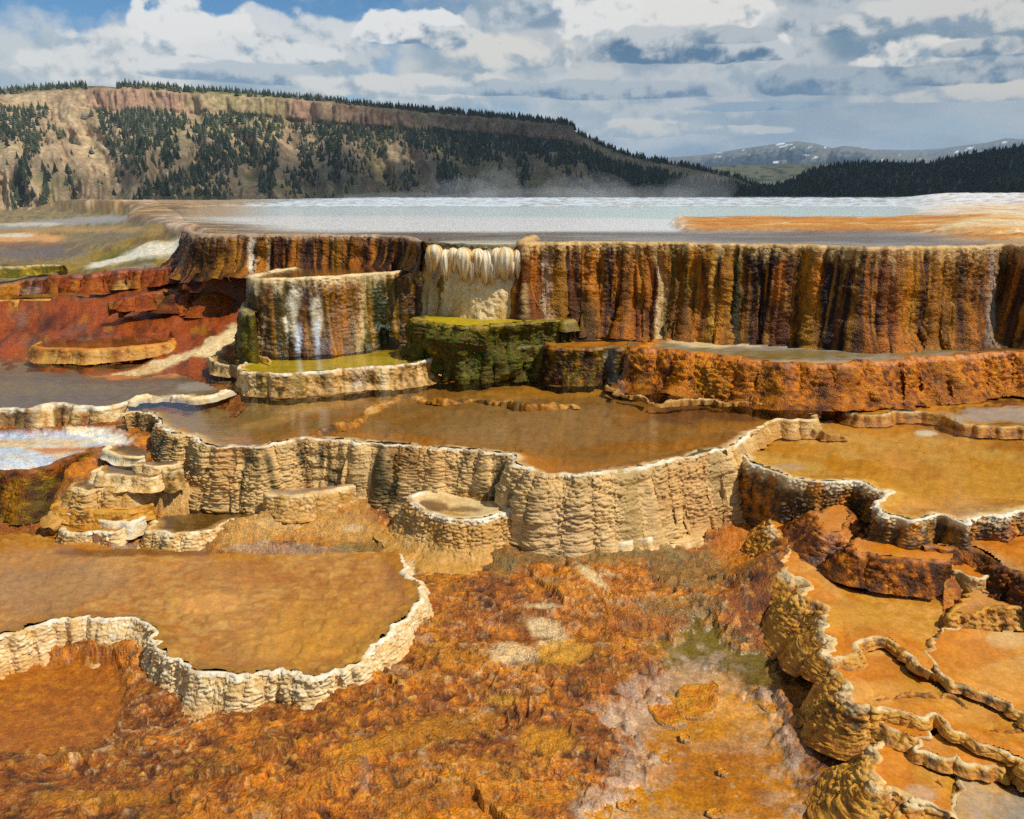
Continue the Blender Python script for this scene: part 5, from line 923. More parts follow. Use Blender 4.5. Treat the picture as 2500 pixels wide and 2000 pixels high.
# olive mound, white run and far shore of the upper level
upl = sst(9.9, 10.4, GY)*(~inP)
uc = pal(['green', 'olive', 'mustard', 'umber', 'mud', 'tan'], .45+.6*fbm2(GX*.9, GY*.6, 4, 480)+.45*fbm2(GX*6, GY*3, 3, 482))
col = lay(col, uc, upl)
def run(pts, wd, c, s):
    global col
    L = np.array([unproj(a, b, cc)[:2] for a, b, cc in pts]); cl_, _ = catmull(np.c_[L, np.zeros(len(L))], .05)
    m = (GX > L[:, 0].min()-2) & (GX < L[:, 0].max()+2) & (GY > L[:, 1].min()-2) & (GY < L[:, 1].max()+2)
    dd = np.full(GX.shape, 99.0); dd[m] = pdist(GX[m], GY[m], cl_); col = lay(col, c, sst(wd, wd*.5, dd+.15*wd*fbm2(GX*3, GY*3, 3, 490))*s)
col = blobs(col, X, Y, GP, [(60, 620, 170, 20, 'purple', .9), (60, 580, 130, 13, 'peach', .9), (30, 575, 60, 5, 'white', .7), (40, 597, 110, 6, 'rust', .6), (230, 580, 90, 16, 'mud', .7), (300, 612, 150, 14, 'mustard', .7, -10), (290, 620, 60, 12, 'green', .8, -14), (400, 545, 110, 9, 'mustard', .8), (350, 565, 120, 10, 'mud', .5), (150, 560, 250, 9, 'tan', .5), (150, 648, 130, 7, 'mustard', .6), (30, 672, 90, 5, (.35, .42, .25), .6), (280, 665, 130, 6, 'lilac', .6, -12), (400, 600, 60, 5, 'mustard', .5)], 495, .3, 1.5)
col = blobs(col, X, Y, GP, [(200, 540, 330, 9, 'grey', .95, -4), (560, 512, 240, 5, 'tan', .8, -2), (80, 548, 120, 5, 'white', .5)], 497, .25, .8)
run([(470, 590, 1.5), (430, 596, 1.46), (380, 604, 1.42), (330, 614, 1.36), (290, 632, 1.27), (260, 642, 1.22)], .30, 'white', .95)
run([(470, 556, 1.68), (500, 545, 1.68), (470, 562, 1.66)], .3, 'white', .5)
# plateau bed
pb = pal(['mud', 'purple', 'grey', 'mud'], .5+.5*nzp+.2*nzq)
Xq, Yq = Xp+40*nzp, Yp+2.0*nzp
Yq = Yq+5*fbm2(GX*.5, GY*.9, 4, 407); Xq = Xq+120*fbm2(GX*.35, GY*.5, 3, 408)
pb = lay(pb, 'snow', sst(560, 551, Yq-np.clip((700-Xq)*.02, 0, 8))*sst(518, 524, Yq)*sst(1740, 1650, Xq)*.97)
pb = lay(pb, 'ice', sst(527, 521, Yq)*.9)
pb = lay(pb, 'aqua', sst(527, 523, Yq)*sst(500, 505, Yq)*sst(1300, 1500, Xq)*sst(2260, 2000, Xq)*.95)
pb = lay(pb, pal(['rust', 'orange', 'amber', 'peach', 'cream'], .5+.6*nzq+.3*nzp), island)
pb = lay(pb, pal(['orange', 'peach', 'cream', 'white'], .5+.6*nzq+.4*nzp), rightbar*.95)
pb = lay(pb, pal(['grey', 'lilac', 'ice', 'grey', 'mud'], .5+.5*nzq), farbar*.85)
pb = lay(pb, 'tan', sst(700, 520, Xp)*sst(530, 520, Yp)*.7)
pb = lay(pb, 'white', sst(200, 60, np.abs(Xp-1180)+80*nzq)*sst(574, 584, Yp+3*nzq)*.9)
pb = lay(pb, pal(['grey', 'snow', 'cream'], .5+.7*nzq), np.clip(swell/.14, 0, 1)*.85)
pb = lay(pb, pal(['mud', 'umber', 'tan', 'snow'], .45+.6*nzq+.4*nzp), lb*.9)
col = np.where(inP[..., None], pb, col)
wet = np.where(GY > 6, .7, .5+.9*n1)
wet = np.where(inP, .4, wet)*np.ones_like(GX)
fq = gridfaces(*GX.shape); kk = keep.ravel(); fq = fq[kk[fq].any(1)]
fx_ = GY.ravel()[fq[:, 0]]
gme = make_mesh('ground', GP, fq, dict(col=np.clip(col, .003, .9), wet=np.clip(wet, 0, 1), calm=np.clip(calm*(GY < 6), 0, 1)), M_GROUND)
ground = obj('ground', gme, None, kind='structure')
# ---------------------------------------------------------------- water of the plateau and of the low basins
def sheet(poly, z, mat):
    poly = ccw(poly); me = bpy.data.meshes.new('water'); me.from_pydata([(p[0], p[1], z) for p in poly], [], [list(range(len(poly)))]); me.update(); me.materials.append(mat)
    return obj('water', me, None, kind='structure')
UPW = np.array([unproj(q[0], q[1]-.8, ZU)[:2] for q in UPL[3:]+UPF[1:-1]+UPR[1:]]+[(60, 44), (-20, 44), (-12.5, 29), (-6.6, 16.2)])
sheet(UPW, ZU-.012, M_UPPER)
sheet(np.array([unproj(a, b, -.07)[:2] for a, b, c in PINK]+[])*1.0, -.070, water_mat('shallow_pink_water', strength=1.0, ripple=.0008, rs=(9, 14), rough=.08))
sheet(np.array([unproj(a, b, -.055)[:2] for a, b, c in PATCH]), -.055, M_WATER)
sheet(np.array([unproj(a, b, .396)[:2] for a, b in [(-700, 1090), (60, 1066), (180, 1060), (250, 1085), (170, 1112), (100, 1137), (-120, 1152), (-700, 1168)]]), .402, M_WATER)
sheet(np.array([unproj(a, b, 1.2)[:2] for a, b in [(-900, 655), (0, 646), (120, 645), (230, 645), (280, 640), (200, 634), (120, 622), (130, 608), (0, 602), (-900, 608)]]), 1.208, M_UPPER)

# ---------------------------------------------------------------- loose crust islands in the shallow basin
def island(px, py, rx, ry, ang, k):
    c = unproj(px, py, -.06); d = float(np.linalg.norm(c-np.array([0, 0, CAMZ]))); sx = rx/FPX*d; sy = ry/FPX*d*(d/2.26)
    g = np.random.default_rng(500+k); nr, na = 14, 52; r = np.linspace(0, 1, nr)[:, None]; a = np.linspace(0, 2*np.pi, na)[None, :]
    out = 1+.22*noise2(np.cos(a)*1.8+k*3, np.sin(a)*1.8, 510)+.10*noise2(np.cos(a)*5+k, np.sin(a)*5+k, 512)+.05*noise2(np.cos(a)*13+k, np.sin(a)*13, 513)
    x, y = sx*r*out*np.cos(a), sy*r*out*np.sin(a); ca, sa = math.cos(radians(ang)), math.sin(radians(ang)); x, y = x*ca-y*sa, x*sa+y*ca
    rr = r+0*a; z = .010*sst(1.0, .84, rr)+.006*sst(.97, .85, rr)*sst(.6, .82, rr)+.010*fbm2((x+c[0])*22, (y+c[1])*26, 3, 515)*sst(1, .7, rr)-.03*sst(.9, 1.0, rr)
    P = np.stack([x, y, z], -1); n = fbm2((x+c[0])*15, (y+c[1])*17, 3, 517); f = fbm2((x+c[0])*50, (y+c[1])*55, 2, 519)
    col = pal(['rust', 'orange', 'amber', 'sand'], .4+.5*n+.4*f+.3*sst(.5, .85, rr)); col = lay(col, 'lilac', sst(.86, .97, rr+.08*n)*.85)
    o = obj('crust_island', make_mesh('crust_island', P, gridfaces(nr, na), dict(col=col, wet=np.full(rr.shape, .5)), M_GROUND), None, category='crust')
    o.location = (c[0], c[1], -.076); return o
ISL = [(1545, 1683, 58, 26, 5, 'oval orange crust plate with paler raised edge at the shallow pool margin'), (1622, 1722, 44, 44, 20, 'large ragged orange crust island reaching into the shallow pool'), (1700, 1705, 52, 40, -20, 'orange crust island with dark wet centre beside the green shallows'),
       (1885, 1705, 46, 38, 30, 'orange and white crust knob against the scaled flank'), (1526, 1898, 24, 10, 0, None), (1470, 1924, 20, 8, 10, None), (1440, 1905, 40, 22, 0, 'thick rosette of orange crust on the edge of the pink pool'), (1530, 1960, 24, 12, 20, None), (1622, 1848, 16, 8, 0, None),
       (1765, 1882, 13, 7, 0, None), (1746, 1982, 20, 9, 5, None), (1672, 1797, 14, 8, 0, None), (1490, 1880, 30, 12, -10, None), (1470, 1980, 30, 18, 0, 'broad pitted crust slab at the lower edge of the pink pool'), (1650, 1510, 50, 12, 5, 'flat crust plate lying on the mud under the long cream wall'), (1740, 1672, 16, 9, 0, None)]
for k_, (a_, b_, c_, d_, e_, lab) in enumerate(ISL):
    o = island(a_, b_, c_, d_, e_, k_); o['label'] = lab or 'tiny round orange crust island floating in the pink pool'
    if not lab: o['group'] = 'tiny crust islands in the pink pool'


# ================================================================== the valley side, hills and far mountains
M_HILL = crust_mat('hill_soil', bump=3.5, scale=0.06, rough=.95, wetrough=.95, spec=.1, grain=.42)
M_HILLF = crust_mat('far_hill', bump=6, scale=0.006, rough=1, wetrough=1, spec=.0, grain=.18)
def tanel(px, py):
    d = ray(px, py); return d[..., 0]/d[..., 1], d[..., 2]/d[..., 1]
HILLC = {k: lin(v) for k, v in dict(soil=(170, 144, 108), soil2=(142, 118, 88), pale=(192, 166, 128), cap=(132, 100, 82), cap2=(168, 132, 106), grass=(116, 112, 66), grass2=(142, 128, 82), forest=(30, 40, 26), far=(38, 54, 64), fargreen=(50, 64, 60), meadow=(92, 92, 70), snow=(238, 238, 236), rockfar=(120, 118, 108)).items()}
C.update({'h_'+k: v for k, v in HILLC.items()})
def hill(name, sky_pts, basepy, ytop, ybase, nt=120, step=3.0, colf=None, gully=0, gfreq=1/150, prof=1.15, cap=None, seed=600, crest=40, mat=None, bumpz=0.0):
    sx = np.array([p[0] for p in sky_pts], float); sy = np.array([p[1] for p in sky_pts], float)
    X = np.arange(sx[0], sx[-1], step); ysk = np.interp(X, sx, sy)
    t = np.r_[np.linspace(0, 1, nt), [1.02, 1.06, 1.12]]
    Xn, Tn = np.meshgrid(X, t, indexing='ij'); Sk = np.broadcast_to(ysk[:, None], Xn.shape)
    yt = np.interp(X, *ytop) if isinstance(ytop, tuple) else np.full(len(X), float(ytop)); yb = np.interp(X, *ybase) if isinstance(ybase, tuple) else np.full(len(X), float(ybase))
    az, es = tanel(X, ysk); _, eb = tanel(X, np.full(len(X), float(basepy)))
    zt = CAMZ+yt*es; zb = CAMZ+yb*eb
    tt = np.clip(Tn, 0, 1); hz = tt**prof; hy = tt
    if cap is not None:                     # near vertical caprock
        ca = np.clip(np.interp(X, cap[0], cap[1]), 0, 1)[:, None]; t0, t1 = (cap[2]+.02*fbm2(Xn/70, Xn*0, 3, seed+20)), cap[3]
        hyc = np.where(tt < t0, tt*(1/t0)*.97, np.where(tt < t1, .97+(tt-t0)*.1, .98+(tt-t1)/(1-t1)*.02)); hyc = np.clip(hyc, 0, 1)
        hy = hy*(1-ca)+hyc*ca
        tz = np.where(tt < t0, tt/t0*.82, np.where(tt < t1, .82+(tt-t0)/(t1-t0)*.155, .975+(tt-t1)/(1-t1)*.025))
        hz = hz*(1-ca)+tz**1.05*ca
    Yd = yb[:, None]+(yt-yb)[:, None]*hy; Z = zb[:, None]+(zt-zb)[:, None]*hz
    Yd = np.where(Tn > 1, yt[:, None]+(Tn-1)*crest*10, Yd); Z = np.where(Tn > 1, zt[:, None]-(Tn-1)*crest*.8, Z)
    g = 0
    if gully:
        w1 = Xn+45*fbm2(Xn/200, Tn*2.5, 3, seed)+Tn*60*fbm2(Xn/400, Tn*0+2, 2, seed+3)
        g = (1-np.abs(fbm2(w1*gfreq, Tn*.8, 4, seed+5))*2.6)
        g = g+.45*(1-np.abs(fbm2(w1*gfreq*3.1, Tn*1.8, 3, seed+9))*2.4)
        env = np.sin(np.pi*np.clip(tt*1.02, 0, 1))**.7*(1-.45*tt)
        Yd = Yd-gully*g*env
        Yd = Yd-gully*.10*fbm2(Xn/14, Tn*16, 3, seed+12)*np.clip((1-tt)*6, 0, 1)*np.clip(tt*8, 0, 1)
    if cap is not None:
        inc = (tt > t0) & (tt <= t1)
        Yd = Yd-np.where(inc, ca*(30*np.abs(noise2(Xn/13, Tn*6, seed+14))+26*np.abs(noise2(Xn/31, Tn*2, seed+16))+10*noise2(Xn/4, Tn*30, seed+17)), 0)
    P = np.stack([Yd*az[:, None], Yd, Z+bumpz*fbm2(Xn/20, Tn*14, 3, seed+15)*np.clip((1-tt)*5, 0, 1)], -1)
    px, py = proj(P)
    col = colf(dict(P=P, X=px, Y=py, T=tt, g=g, Xn=Xn))
    me = make_mesh(name, P, gridfaces(*Xn.shape), dict(col=np.clip(col, .005, .9), wet=np.zeros(Xn.shape)), mat or M_HILL)
    o = obj(name, me, None, kind='structure')
    return o, P, X, t
def mesacol(d):
    X, Y, T, g, P = d['X'], d['Y'], d['T'], d['g'], d['P']
    n = fbm2(X/60, Y/40, 4, 610); n2 = fbm2(X/9, Y/9, 3, 615); st = noise2(X/300, Y/3.2, 618)
    col = pal(['h_soil2', 'h_soil', 'h_pale'], .5+.5*n+.35*n2)
    col = lay(col, 'h_pale', sst(.3, .7, st+.4*n2)*sst(420, 250, X)*.6)
    col = lay(col, pal(['h_grass', 'h_grass2'], .5+n2), sst(.15, .6, n+.3*noise2(X/130, Y/50, 620)+sst(250, 600, X)*.2)*.65)
    capm = sst(.870, .888, T)*sst(.972, .960, T)
    cx = np.interp(X, [0, 200, 230, 430, 470, 700, 720, 980, 1020, 1400, 1420], [0, 0, 1, 1, .2, .2, 1, 1, .8, .9, 0])
    col = lay(col, pal(['h_cap', 'h_cap2', 'h_soil2'], .45+.4*noise2(X/9, Y/9, 622)+.5*n2), capm*cx*.95*sst(-.75, -.2, noise2(X/38, X*0+4, 630)+.4*noise2(X/11, Y/9, 631)+.15))
    col = lay(col, 'h_grass', sst(.975, .985, T)*.9)
    return col
MESA = R('D', [(-260, 200), (-100, 196), (0, 193), (100, 187), (190, 181), (215, 181), (245, 184), (262, 180), (330, 184), (400, 191), (500, 196), (600, 203), (700, 213), (800, 224), (900, 233), (1000, 241), (1100, 250), (1195, 260), (1206, 264), (1211, 277), (1240, 292), (1300, 320), (1360, 335), (1450, 352), (1550, 374), (1620, 402), (1670, 425), (1740, 440)])
mesa, MP, MX, MT = hill('hill', MESA, 600, ([-300, 400, 1400, 2000], [2350, 2450, 2700, 2600]), ([-300, 400, 1400, 2000], [1500, 1560, 1800, 1900]), nt=125, step=3.4, colf=mesacol, gully=210, gfreq=1/190, prof=1.1,
                        cap=([-300, 0, 180, 240, 470, 560, 700, 1000, 1040, 1380, 1404, 1412, 2000], [.3, .2, .1, 1, .8, .5, 1, 1, .6, 1, 1, 0, 0], .885, .965), bumpz=2.5)
def forestcol(d):
    n = fbm2(d['X']/30, d['Y']/14, 4, 640); n2 = fbm2(d['X']/5, d['Y']/4, 3, 645)
    return lay(pal(['h_forest', 'h_forest', 'h_grass'], .35+.4*n+.3*n2), 'h_cap2', sst(.45, .7, n)*.4)
dark, DP, DX, DT = hill('hill', R('B', [(430, 800), (700, 800), (900, 800), (1080, 785), (1180, 762), (1250, 724), (1330, 698), (1450, 688), (1600, 683), (1760, 688), (1850, 664), (1950, 644), (2050, 629), (2156, 614), (2400, 590), (2800, 560)]), 590, 2500, 1500, nt=60, step=4, colf=forestcol, gully=120, gfreq=1/120, seed=660)
def meadowcol(d):
    n = fbm2(d['X']/60, d['Y']/8, 4, 670)
    col = pal(['h_forest', 'h_meadow', 'h_meadow', 'h_fargreen'], .5+.6*n)
    return lay(col, 'h_forest', sst(.15, .4, noise2(d['X']/14, d['Y']/4, 674))*.7)
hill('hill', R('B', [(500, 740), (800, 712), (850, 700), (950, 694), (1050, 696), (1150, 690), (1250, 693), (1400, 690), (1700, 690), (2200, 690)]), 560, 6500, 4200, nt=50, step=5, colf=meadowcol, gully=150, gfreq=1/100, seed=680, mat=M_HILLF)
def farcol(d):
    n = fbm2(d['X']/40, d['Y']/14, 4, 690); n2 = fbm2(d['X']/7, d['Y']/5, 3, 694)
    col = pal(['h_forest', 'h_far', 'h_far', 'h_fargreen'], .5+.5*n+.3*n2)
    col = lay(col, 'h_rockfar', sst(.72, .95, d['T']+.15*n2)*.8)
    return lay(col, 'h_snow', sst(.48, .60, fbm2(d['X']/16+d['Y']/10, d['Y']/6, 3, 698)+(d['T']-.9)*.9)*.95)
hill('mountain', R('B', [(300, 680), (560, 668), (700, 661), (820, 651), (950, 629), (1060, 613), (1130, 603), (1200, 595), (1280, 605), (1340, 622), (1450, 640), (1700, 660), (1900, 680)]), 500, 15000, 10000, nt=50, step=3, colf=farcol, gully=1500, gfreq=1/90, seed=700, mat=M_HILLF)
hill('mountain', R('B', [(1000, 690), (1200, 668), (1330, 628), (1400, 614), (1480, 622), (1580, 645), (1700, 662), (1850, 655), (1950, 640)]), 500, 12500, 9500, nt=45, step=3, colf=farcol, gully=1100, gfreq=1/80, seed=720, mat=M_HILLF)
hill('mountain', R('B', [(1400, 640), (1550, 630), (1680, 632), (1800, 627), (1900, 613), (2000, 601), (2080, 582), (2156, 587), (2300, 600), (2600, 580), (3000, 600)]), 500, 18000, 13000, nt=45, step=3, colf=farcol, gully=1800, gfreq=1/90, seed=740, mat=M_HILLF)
vme = bpy.data.meshes.new('terrain'); vz = -160.0
vme.from_pydata([(-60000, -20000, vz), (60000, -20000, vz), (60000, 70000, vz), (-60000, 70000, vz)], [], [(0, 1, 2, 3)])
vm = bpy.data.materials.new('valley_grass'); nt_ = nodes(vm); bs = N(nt_, 'ShaderNodeBsdfPrincipled'); bs.inputs['Roughness'].default_value = 1
nz = N(nt_, 'ShaderNodeTexNoise', inp={'Scale': .002, 'Detail': 6.0}); cr = N(nt_, 'ShaderNodeValToRGB'); gg = N(nt_, 'ShaderNodeNewGeometry')
cr.color_ramp.elements[0].color = (.03, .04, .02, 1); cr.color_ramp.elements[1].color = (.16, .15, .07, 1)
ou = N(nt_, 'ShaderNodeOutputMaterial'); nt_.links.new(gg.outputs['Position'], nz.inputs[0]); nt_.links.new(nz.outputs[0], cr.inputs[0]); nt_.links.new(cr.outputs[0], bs.inputs['Base Color']); nt_.links.new(bs.outputs[0], ou.inputs[0])
vme.materials.append(vm); obj('terrain', vme, None, kind='structure')
# ------------------------------------------------------------------ conifers
def leafmat():
    m = bpy.data.materials.new('conifer_needles'); nt = nodes(m); bs = N(nt, 'ShaderNodeBsdfPrincipled'); ou = N(nt, 'ShaderNodeOutputMaterial'); nt.links.new(bs.outputs[0], ou.inputs[0])
    at = N(nt, 'ShaderNodeAttribute', attribute_name='col'); oi = N(nt, 'ShaderNodeObjectInfo')
    mr = N(nt, 'ShaderNodeMapRange', inp={'To Min': .7, 'To Max': 1.5}); nt.links.new(oi.outputs['Random'], mr.inputs[0])
    vm_ = N(nt, 'ShaderNodeVectorMath', operation='SCALE'); nt.links.new(at.outputs['Color'], vm_.inputs[0]); nt.links.new(mr.outputs[0], vm_.inputs['Scale'])
    nt.links.new(vm_.outputs[0], bs.inputs['Base Color']); bs.inputs['Roughness'].default_value = .9; bs.inputs['Specular IOR Level'].default_value = .15
    return m
M_LEAF = leafmat(); M_BARK = bpy.data.materials.new('bark'); nb = nodes(M_BARK); _bb = N(nb, 'ShaderNodeBsdfPrincipled'); _bo = N(nb, 'ShaderNodeOutputMaterial'); nb.links.new(_bb.outputs[0], _bo.inputs[0])
_bn = N(nb, 'ShaderNodeTexNoise', inp={'Scale': 3.0}); _bc = N(nb, 'ShaderNodeValToRGB'); _bc.color_ramp.elements[0].color = (.03, .022, .015, 1); _bc.color_ramp.elements[1].color = (.11, .08, .055, 1)
nb.links.new(_bn.outputs[0], _bc.inputs[0]); nb.links.new(_bc.outputs[0], _bb.inputs['Base Color']); _bb.inputs['Roughness'].default_value = .95
def crown(tiers, sides, r, seed):
    """ragged whorls of drooping boughs: unit height"""
    g = np.random.default_rng(seed); V = []; F = []
    for k in range(tiers):
        f = k/tiers; zb = .10+.86*f; zt = min(1.0, zb+.34*(1-f*.5)); rr = r*(1-f)**.85*(.85+.3*g.random()); o = len(V)
        ph = g.random()*6.28; V.append((g.normal(0, .01), g.normal(0, .01), zt))
        for i in range(sides):
            a = ph+6.283*i/sides; q = rr*(.62+.55*g.random()) if i % 2 else rr*(.85+.35*g.random()); V.append((q*math.cos(a), q*math.sin(a), zb-.05*g.random()))
        for i in range(sides): F.append((o, o+1+i, o+1+(i+1) % sides))
    return np.array(V), np.array(F)
def bil_on(P, Xg, tg, x, t):
    a = np.clip((x-Xg[0])/(Xg[1]-Xg[0]), 0, len(Xg)-1.001); i = a.astype(int); f = (a-i)[:, None]
    j = np.clip(np.searchsorted(tg, t)-1, 0, len(tg)-2); h = ((t-tg[j])/(tg[j+1]-tg[j]))[:, None]
    return P[i, j]*(1-f)*(1-h)+P[i+1, j]*f*(1-h)+P[i, j+1]*(1-f)*h+P[i+1, j+1]*f*h
FB = [(60, 470, 120, 70, 1), (110, 560, 90, 40, .8, 40), (250, 570, 80, 14, .9, 28), (20, 560, 60, 60, .6), (620, 500, 150, 120, 1.1), (560, 660, 100, 90, .55), (715, 660, 40, 60, .9), (690, 590, 70, 60, .5), (510, 620, 50, 90, .5), (1050, 500, 260, 90, .95), (900, 560, 90, 100, .7), (760, 770, 210, 38, 1.1, -24), (940, 660, 110, 70, 1.0), (900, 790, 70, 80, .7),
      (860, 850, 120, 40, .6), (1100, 640, 70, 70, .8), (1130, 750, 35, 90, .7), (1390, 560, 70, 130, .8, 10), (1420, 720, 40, 90, .5), (1290, 620, 35, 120, .5), (1260, 780, 80, 60, .3), (1600, 540, 220, 70, .9), (1560, 640, 60, 50, .5), (1850, 560, 220, 90, .9), (2000, 620, 120, 80, .7), (1880, 740, 60, 60, .6), (1900, 830, 90, 30, .5), (85, 800, 34, 150, .9, 12), (190, 800, 16, 130, .8), (312, 870, 12, 90, .9), (290, 770, 16, 60, .5),
      (130, 640, 40, 60, .5), (430, 520, 30, 70, .5), (1500, 700, 60, 80, .25), (1700, 760, 80, 70, .2), (2240, 590, 190, 70, 1.0), (2340, 640, 120, 60, .8, 30), (2500, 680, 120, 50, .8, 30), (2650, 740, 140, 50, 1, 22), (2800, 780, 160, 50, 1.1, 18), (2950, 820, 160, 50, 1.1), (3150, 830, 200, 60, 1.2), (2420, 760, 90, 14, .5, 35), (2560, 800, 100, 12, .6, 35), (2200, 720, 30, 80, .5), (1350, 850, 100, 40, .15)]
def treedens(px, py):
    ax, ay = px/KA, py/KA; d = np.full(px.shape, .018)
    nz = fbm2(px/26, py/22, 3, 760)
    for b in FB:
        x, y, rx, ry, s = b[:5]; an = radians(b[5]) if len(b) > 5 else 0; dx, dy = ax-x, ay-y; ca, sa = math.cos(an), math.sin(an); dx, dy = dx*ca+dy*sa, -dx*sa+dy*ca
        d = np.maximum(d, s*sst(1.3, .55, np.sqrt((dx/rx)**2+(dy/ry)**2)+nz*.45))
    return d*sst(-.45, .15, nz+.25)
tr = np.random.default_rng(11)
n0 = 62000; tx = tr.uniform(-280, 1960, n0); tt_ = tr.uniform(.03, .865, n0); pos = bil_on(MP, MX, MT, tx, tt_); px_, py_ = proj(pos)
ok = tr.random(n0) < treedens(px_, py_)*(.5+.22*sst(900, 1200, px_))
n1 = 3200; tx1 = tr.uniform(-280, 1960, n1); tt1 = tr.uniform(.968, 1.10, n1); pos1 = bil_on(MP, MX, MT, tx1, tt1); p1x, _ = proj(pos1)
gapx = (((p1x > 212) & (p1x < 285)) | ((p1x > 505) & (p1x < 570) & (tt1 < 1.0)) | ((p1x > 60) & (p1x < 150) & (tt1 < .99)))
cap_clear = (p1x > 1400) & (tr.random(n1) < .3)
ok1 = ~gapx & ~cap_clear & (tr.random(n1) < .85)
TP_ = np.vstack([pos[ok], pos1[ok1]]); TH = np.r_[8+16*tr.random(ok.sum())**1.6, 9+15*tr.random(ok1.sum())**1.4]
n2_ = 4600; tx2 = tr.uniform(1500, 2900, n2_); tt2 = tr.uniform(.1, 1.08, n2_)**.7*1.0; pos2 = bil_on(DP, DX, DT, tx2, np.clip(tt2, 0, 1.1)); dn = fbm2(tx2/60, tt2*8, 3, 790); k2 = dn > -.35
TP2 = pos2[k2]; TH2 = tr.uniform(9, 18, k2.sum())
ALLP = np.vstack([TP_, TP2]); ALLH = np.r_[TH, TH2]
apx, apy = proj(ALLP); size = ALLH/ALLP[:, 1]; size = np.where((apx < -10) | (apx > 2510), 0, size)
order = np.argsort(-size); big_i = order[:300]; rest = order[300:]
def treecol(n, g, dry=.12):
    c = pal([(.012, .020, .010), (.018, .028, .013), (.030, .040, .017), (.050, .058, .024), (.085, .080, .045)], g.random(n)**1.3); dd = g.random(n) < .05; c[dd] = (.13, .11, .09); return c
tv, tf = crown(4, 6, .26, 5)
def joined(name, P, H, seed, label=None):
    g = np.random.default_rng(seed); n = len(P); a = g.random(n)*6.283; wsc = H*g.uniform(.65, 1.5, n); ca, sa = np.cos(a)[:, None], np.sin(a)[:, None]
    x = (tv[None, :, 0]*ca-tv[None, :, 1]*sa)*wsc[:, None]+P[:, 0:1]; y = (tv[None, :, 0]*sa+tv[None, :, 1]*ca)*wsc[:, None]+P[:, 1:2]; z = tv[None, :, 2]*H[:, None]+P[:, 2:3]-.5
    V = np.stack([x, y, z], -1); F = (tf[None]+(np.arange(n)*len(tv))[:, None, None]).reshape(-1, 3)
    col = np.repeat(treecol(n, g)[:, None], len(tv), 1)
    return obj(name, make_mesh(name, V, F, dict(col=col), M_LEAF, smooth=False), None, kind='stuff', label='dark conifer forest covering the valley side', category='forest')
joined('forest', ALLP[rest], ALLH[rest], 21)
# the three hundred that show largest stand as single trees
crowns = []; trunks = []
for s_ in range(6):
    v, f = crown(7, 9, .20+.02*s_, 40+s_); cc = np.repeat(treecol(1, np.random.default_rng(s_)), len(v), 0); crowns.append(make_mesh('crown', v, f, dict(col=cc), M_LEAF, smooth=False))
aa = np.linspace(0, 6.283, 7)[:6]; tvv = np.array([(.022*math.cos(a), .022*math.sin(a), -.06) for a in aa]+[(.012*math.cos(a), .012*math.sin(a), .4) for a in aa]); tff = np.array([(i, (i+1) % 6, 6+(i+1) % 6, 6+i) for i in range(6)])
trunk_me = make_mesh('trunk', tvv, tff, {}, M_BARK)
tl = {0: ('dark conifer standing on the rim above the caprock', 'conifers along the mesa rim'), 1: ('dark conifer scattered on the tan slope under the caprock', 'conifers on the tan valley slope'), 2: ('dark conifer on the shaded forest hill beyond the white shelf', 'conifers on the shaded hill')}
for q, i in enumerate(big_i):
    kind = 2 if i >= len(TP_) else (1 if i < ok.sum() else 0); h = float(ALLH[i])
    o = bpy.data.objects.new('conifer_tree', None); COL.objects.link(o); o.location = ALLP[i]; o.scale = (h, h, h); o.rotation_euler = (0, 0, float(tr.random()*6.28))
    o['label'], o['group'] = tl[kind]; o['category'] = 'tree'
    for nm, me in (('crown', crowns[q % 6]), ('trunk', trunk_me)):
        c_ = bpy.data.objects.new(nm, me); COL.objects.link(c_); c_.parent = o

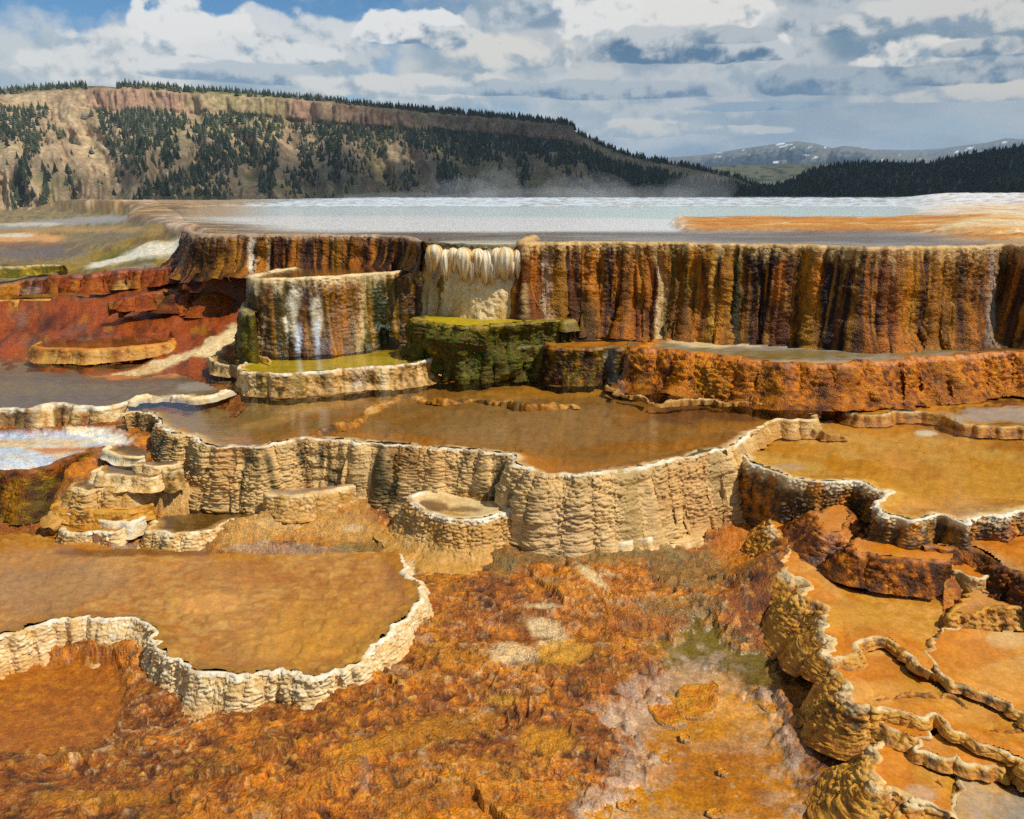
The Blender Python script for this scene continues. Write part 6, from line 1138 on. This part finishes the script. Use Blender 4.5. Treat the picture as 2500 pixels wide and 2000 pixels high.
# ------------------------------------------------------------------ the cloud whose shadow lies over the far end of the mesa
def shade_cloud(cx, cy, z, rx, ry, h, seed):
    r = np.linspace(0, 1, 40); th = np.linspace(0, 2*np.pi, 121); Rr, Th = np.meshgrid(r, th, indexing='ij')
    rad = 1+.16*noise2(np.cos(Th)*2.2+9, np.sin(Th)*2.2+4, seed)+.08*noise2(np.cos(Th)*6+9, np.sin(Th)*6+4, seed+1)
    x = cx+rx*Rr*rad*np.cos(Th); y = cy+ry*Rr*rad*np.sin(Th); dome = np.sqrt(np.clip(1-Rr**2, 0, 1))
    top = z+h*dome*(.7+.5*fbm2(x/400, y/400, 4, seed+2)); bot = z-30*dome*(1+fbm2(x/300, y/300, 3, seed+3))
    P = np.concatenate([np.stack([x, y, top], -1), np.stack([x, y, bot], -1)[::-1]], 0); al = np.concatenate([1-Rr, (1-Rr)[::-1]], 0)
    me = make_mesh('cloud', P, gridfaces(*P.shape[:2]), dict(dens=al))
    m = bpy.data.materials.new('cloud_vapour'); nt = nodes(m); L = nt.links.new
    ou = N(nt, 'ShaderNodeOutputMaterial'); mx = N(nt, 'ShaderNodeMixShader'); tr_ = N(nt, 'ShaderNodeBsdfTransparent'); df = N(nt, 'ShaderNodeBsdfDiffuse'); df.inputs[0].default_value = (.9, .9, .92, 1)
    at = N(nt, 'ShaderNodeAttribute', attribute_name='dens'); ge = N(nt, 'ShaderNodeNewGeometry'); nz = N(nt, 'ShaderNodeTexNoise', inp={'Scale': .004, 'Detail': 5.0}); L(ge.outputs['Position'], nz.inputs[0])
    ad = N(nt, 'ShaderNodeMath', operation='MULTIPLY_ADD'); ad.inputs[1].default_value = .5; L(nz.outputs[0], ad.inputs[0]); L(at.outputs['Fac'], ad.inputs[2])
    mr = N(nt, 'ShaderNodeMapRange', inp={'From Min': .26, 'From Max': .62, 'To Max': .97}); L(ad.outputs[0], mr.inputs[0]); L(mr.outputs[0], mx.inputs[0]); L(tr_.outputs[0], mx.inputs[1]); L(df.outputs[0], mx.inputs[2]); L(mx.outputs[0], ou.inputs[0])
    me.materials.append(m); return obj('cloud', me, None, kind='structure')
def over(x, y, z, h):                        # cloud position whose shadow centre is at x, y, z
    k = (h-z)/SUN[2]; return x+SUN[0]*k, y+SUN[1]*k
_cx, _cy = over(1500, 2250, 60, 1500); shade_cloud(_cx, _cy, 1500, 2500, 1500, 420, 900)

# ------------------------------------------------------------------ the air between here and the far range
def box(name, lo, hi, mat):
    v = [(x, y, z) for x in (lo[0], hi[0]) for y in (lo[1], hi[1]) for z in (lo[2], hi[2])]
    me = bpy.data.meshes.new(name); me.from_pydata(v, [], [(0, 1, 3, 2), (4, 6, 7, 5), (0, 4, 5, 1), (2, 3, 7, 6), (0, 2, 6, 4), (1, 5, 7, 3)]); me.update(); me.materials.append(mat)
    return obj(name, me, None, kind='stuff')
hm = bpy.data.materials.new('haze_air'); hn = nodes(hm); ho = N(hn, 'ShaderNodeOutputMaterial'); hv = N(hn, 'ShaderNodeVolumePrincipled')
hv.inputs['Color'].default_value = (.62, .80, 1.0, 1); hv.inputs['Density'].default_value = 3.2e-5; hv.inputs['Anisotropy'].default_value = 0.0; hn.links.new(hv.outputs[0], ho.inputs['Volume'])
box('haze', (-61000, -20500, -165), (61000, 70500, 1400), hm)

# steam drifting off the upper pool
sm = bpy.data.materials.new('steam_vapour'); sn = nodes(sm); so_ = N(sn, 'ShaderNodeOutputMaterial'); sv_ = N(sn, 'ShaderNodeVolumePrincipled')
sv_.inputs['Color'].default_value = (1, 1, 1, 1); sv_.inputs['Density'].default_value = .035; sv_.inputs['Anisotropy'].default_value = .2; sn.links.new(sv_.outputs[0], so_.inputs['Volume'])
def puff(px, py, y, rx, ry, rz, k):
    t_, e_ = tanel(px, py); c = np.array([t_*y, y, CAMZ+e_*y]); th = np.linspace(0, np.pi, 14)[:, None]; ph = np.linspace(0, 2*np.pi, 25)[None, :]
    n_ = 1+.25*noise2(np.cos(ph)*2+k*5+0*th, np.sin(ph)*2+np.cos(th)*2, 950); P = np.stack([rx*n_*np.sin(th)*np.cos(ph), ry*n_*np.sin(th)*np.sin(ph), rz*n_*np.cos(th)+0*ph], -1)
    o = obj('steam', make_mesh('steam', P[:, ::-1], gridfaces(14, 25), {}, sm), None, kind='stuff'); o.location = c
for k_, a_ in enumerate([(1120, 478, 34, 1.6, 2.0, .7), (1210, 470, 36, 1.3, 1.8, 1.1), (1420, 468, 37, 2.0, 2.0, .8), (1700, 470, 38, 1.8, 2.0, .9), (1560, 478, 36, 3.0, 2.2, .5), (960, 490, 34, 3.0, 2.2, .4), (1300, 484, 38, 4.5, 2.2, .5)]): puff(*a_, k_)
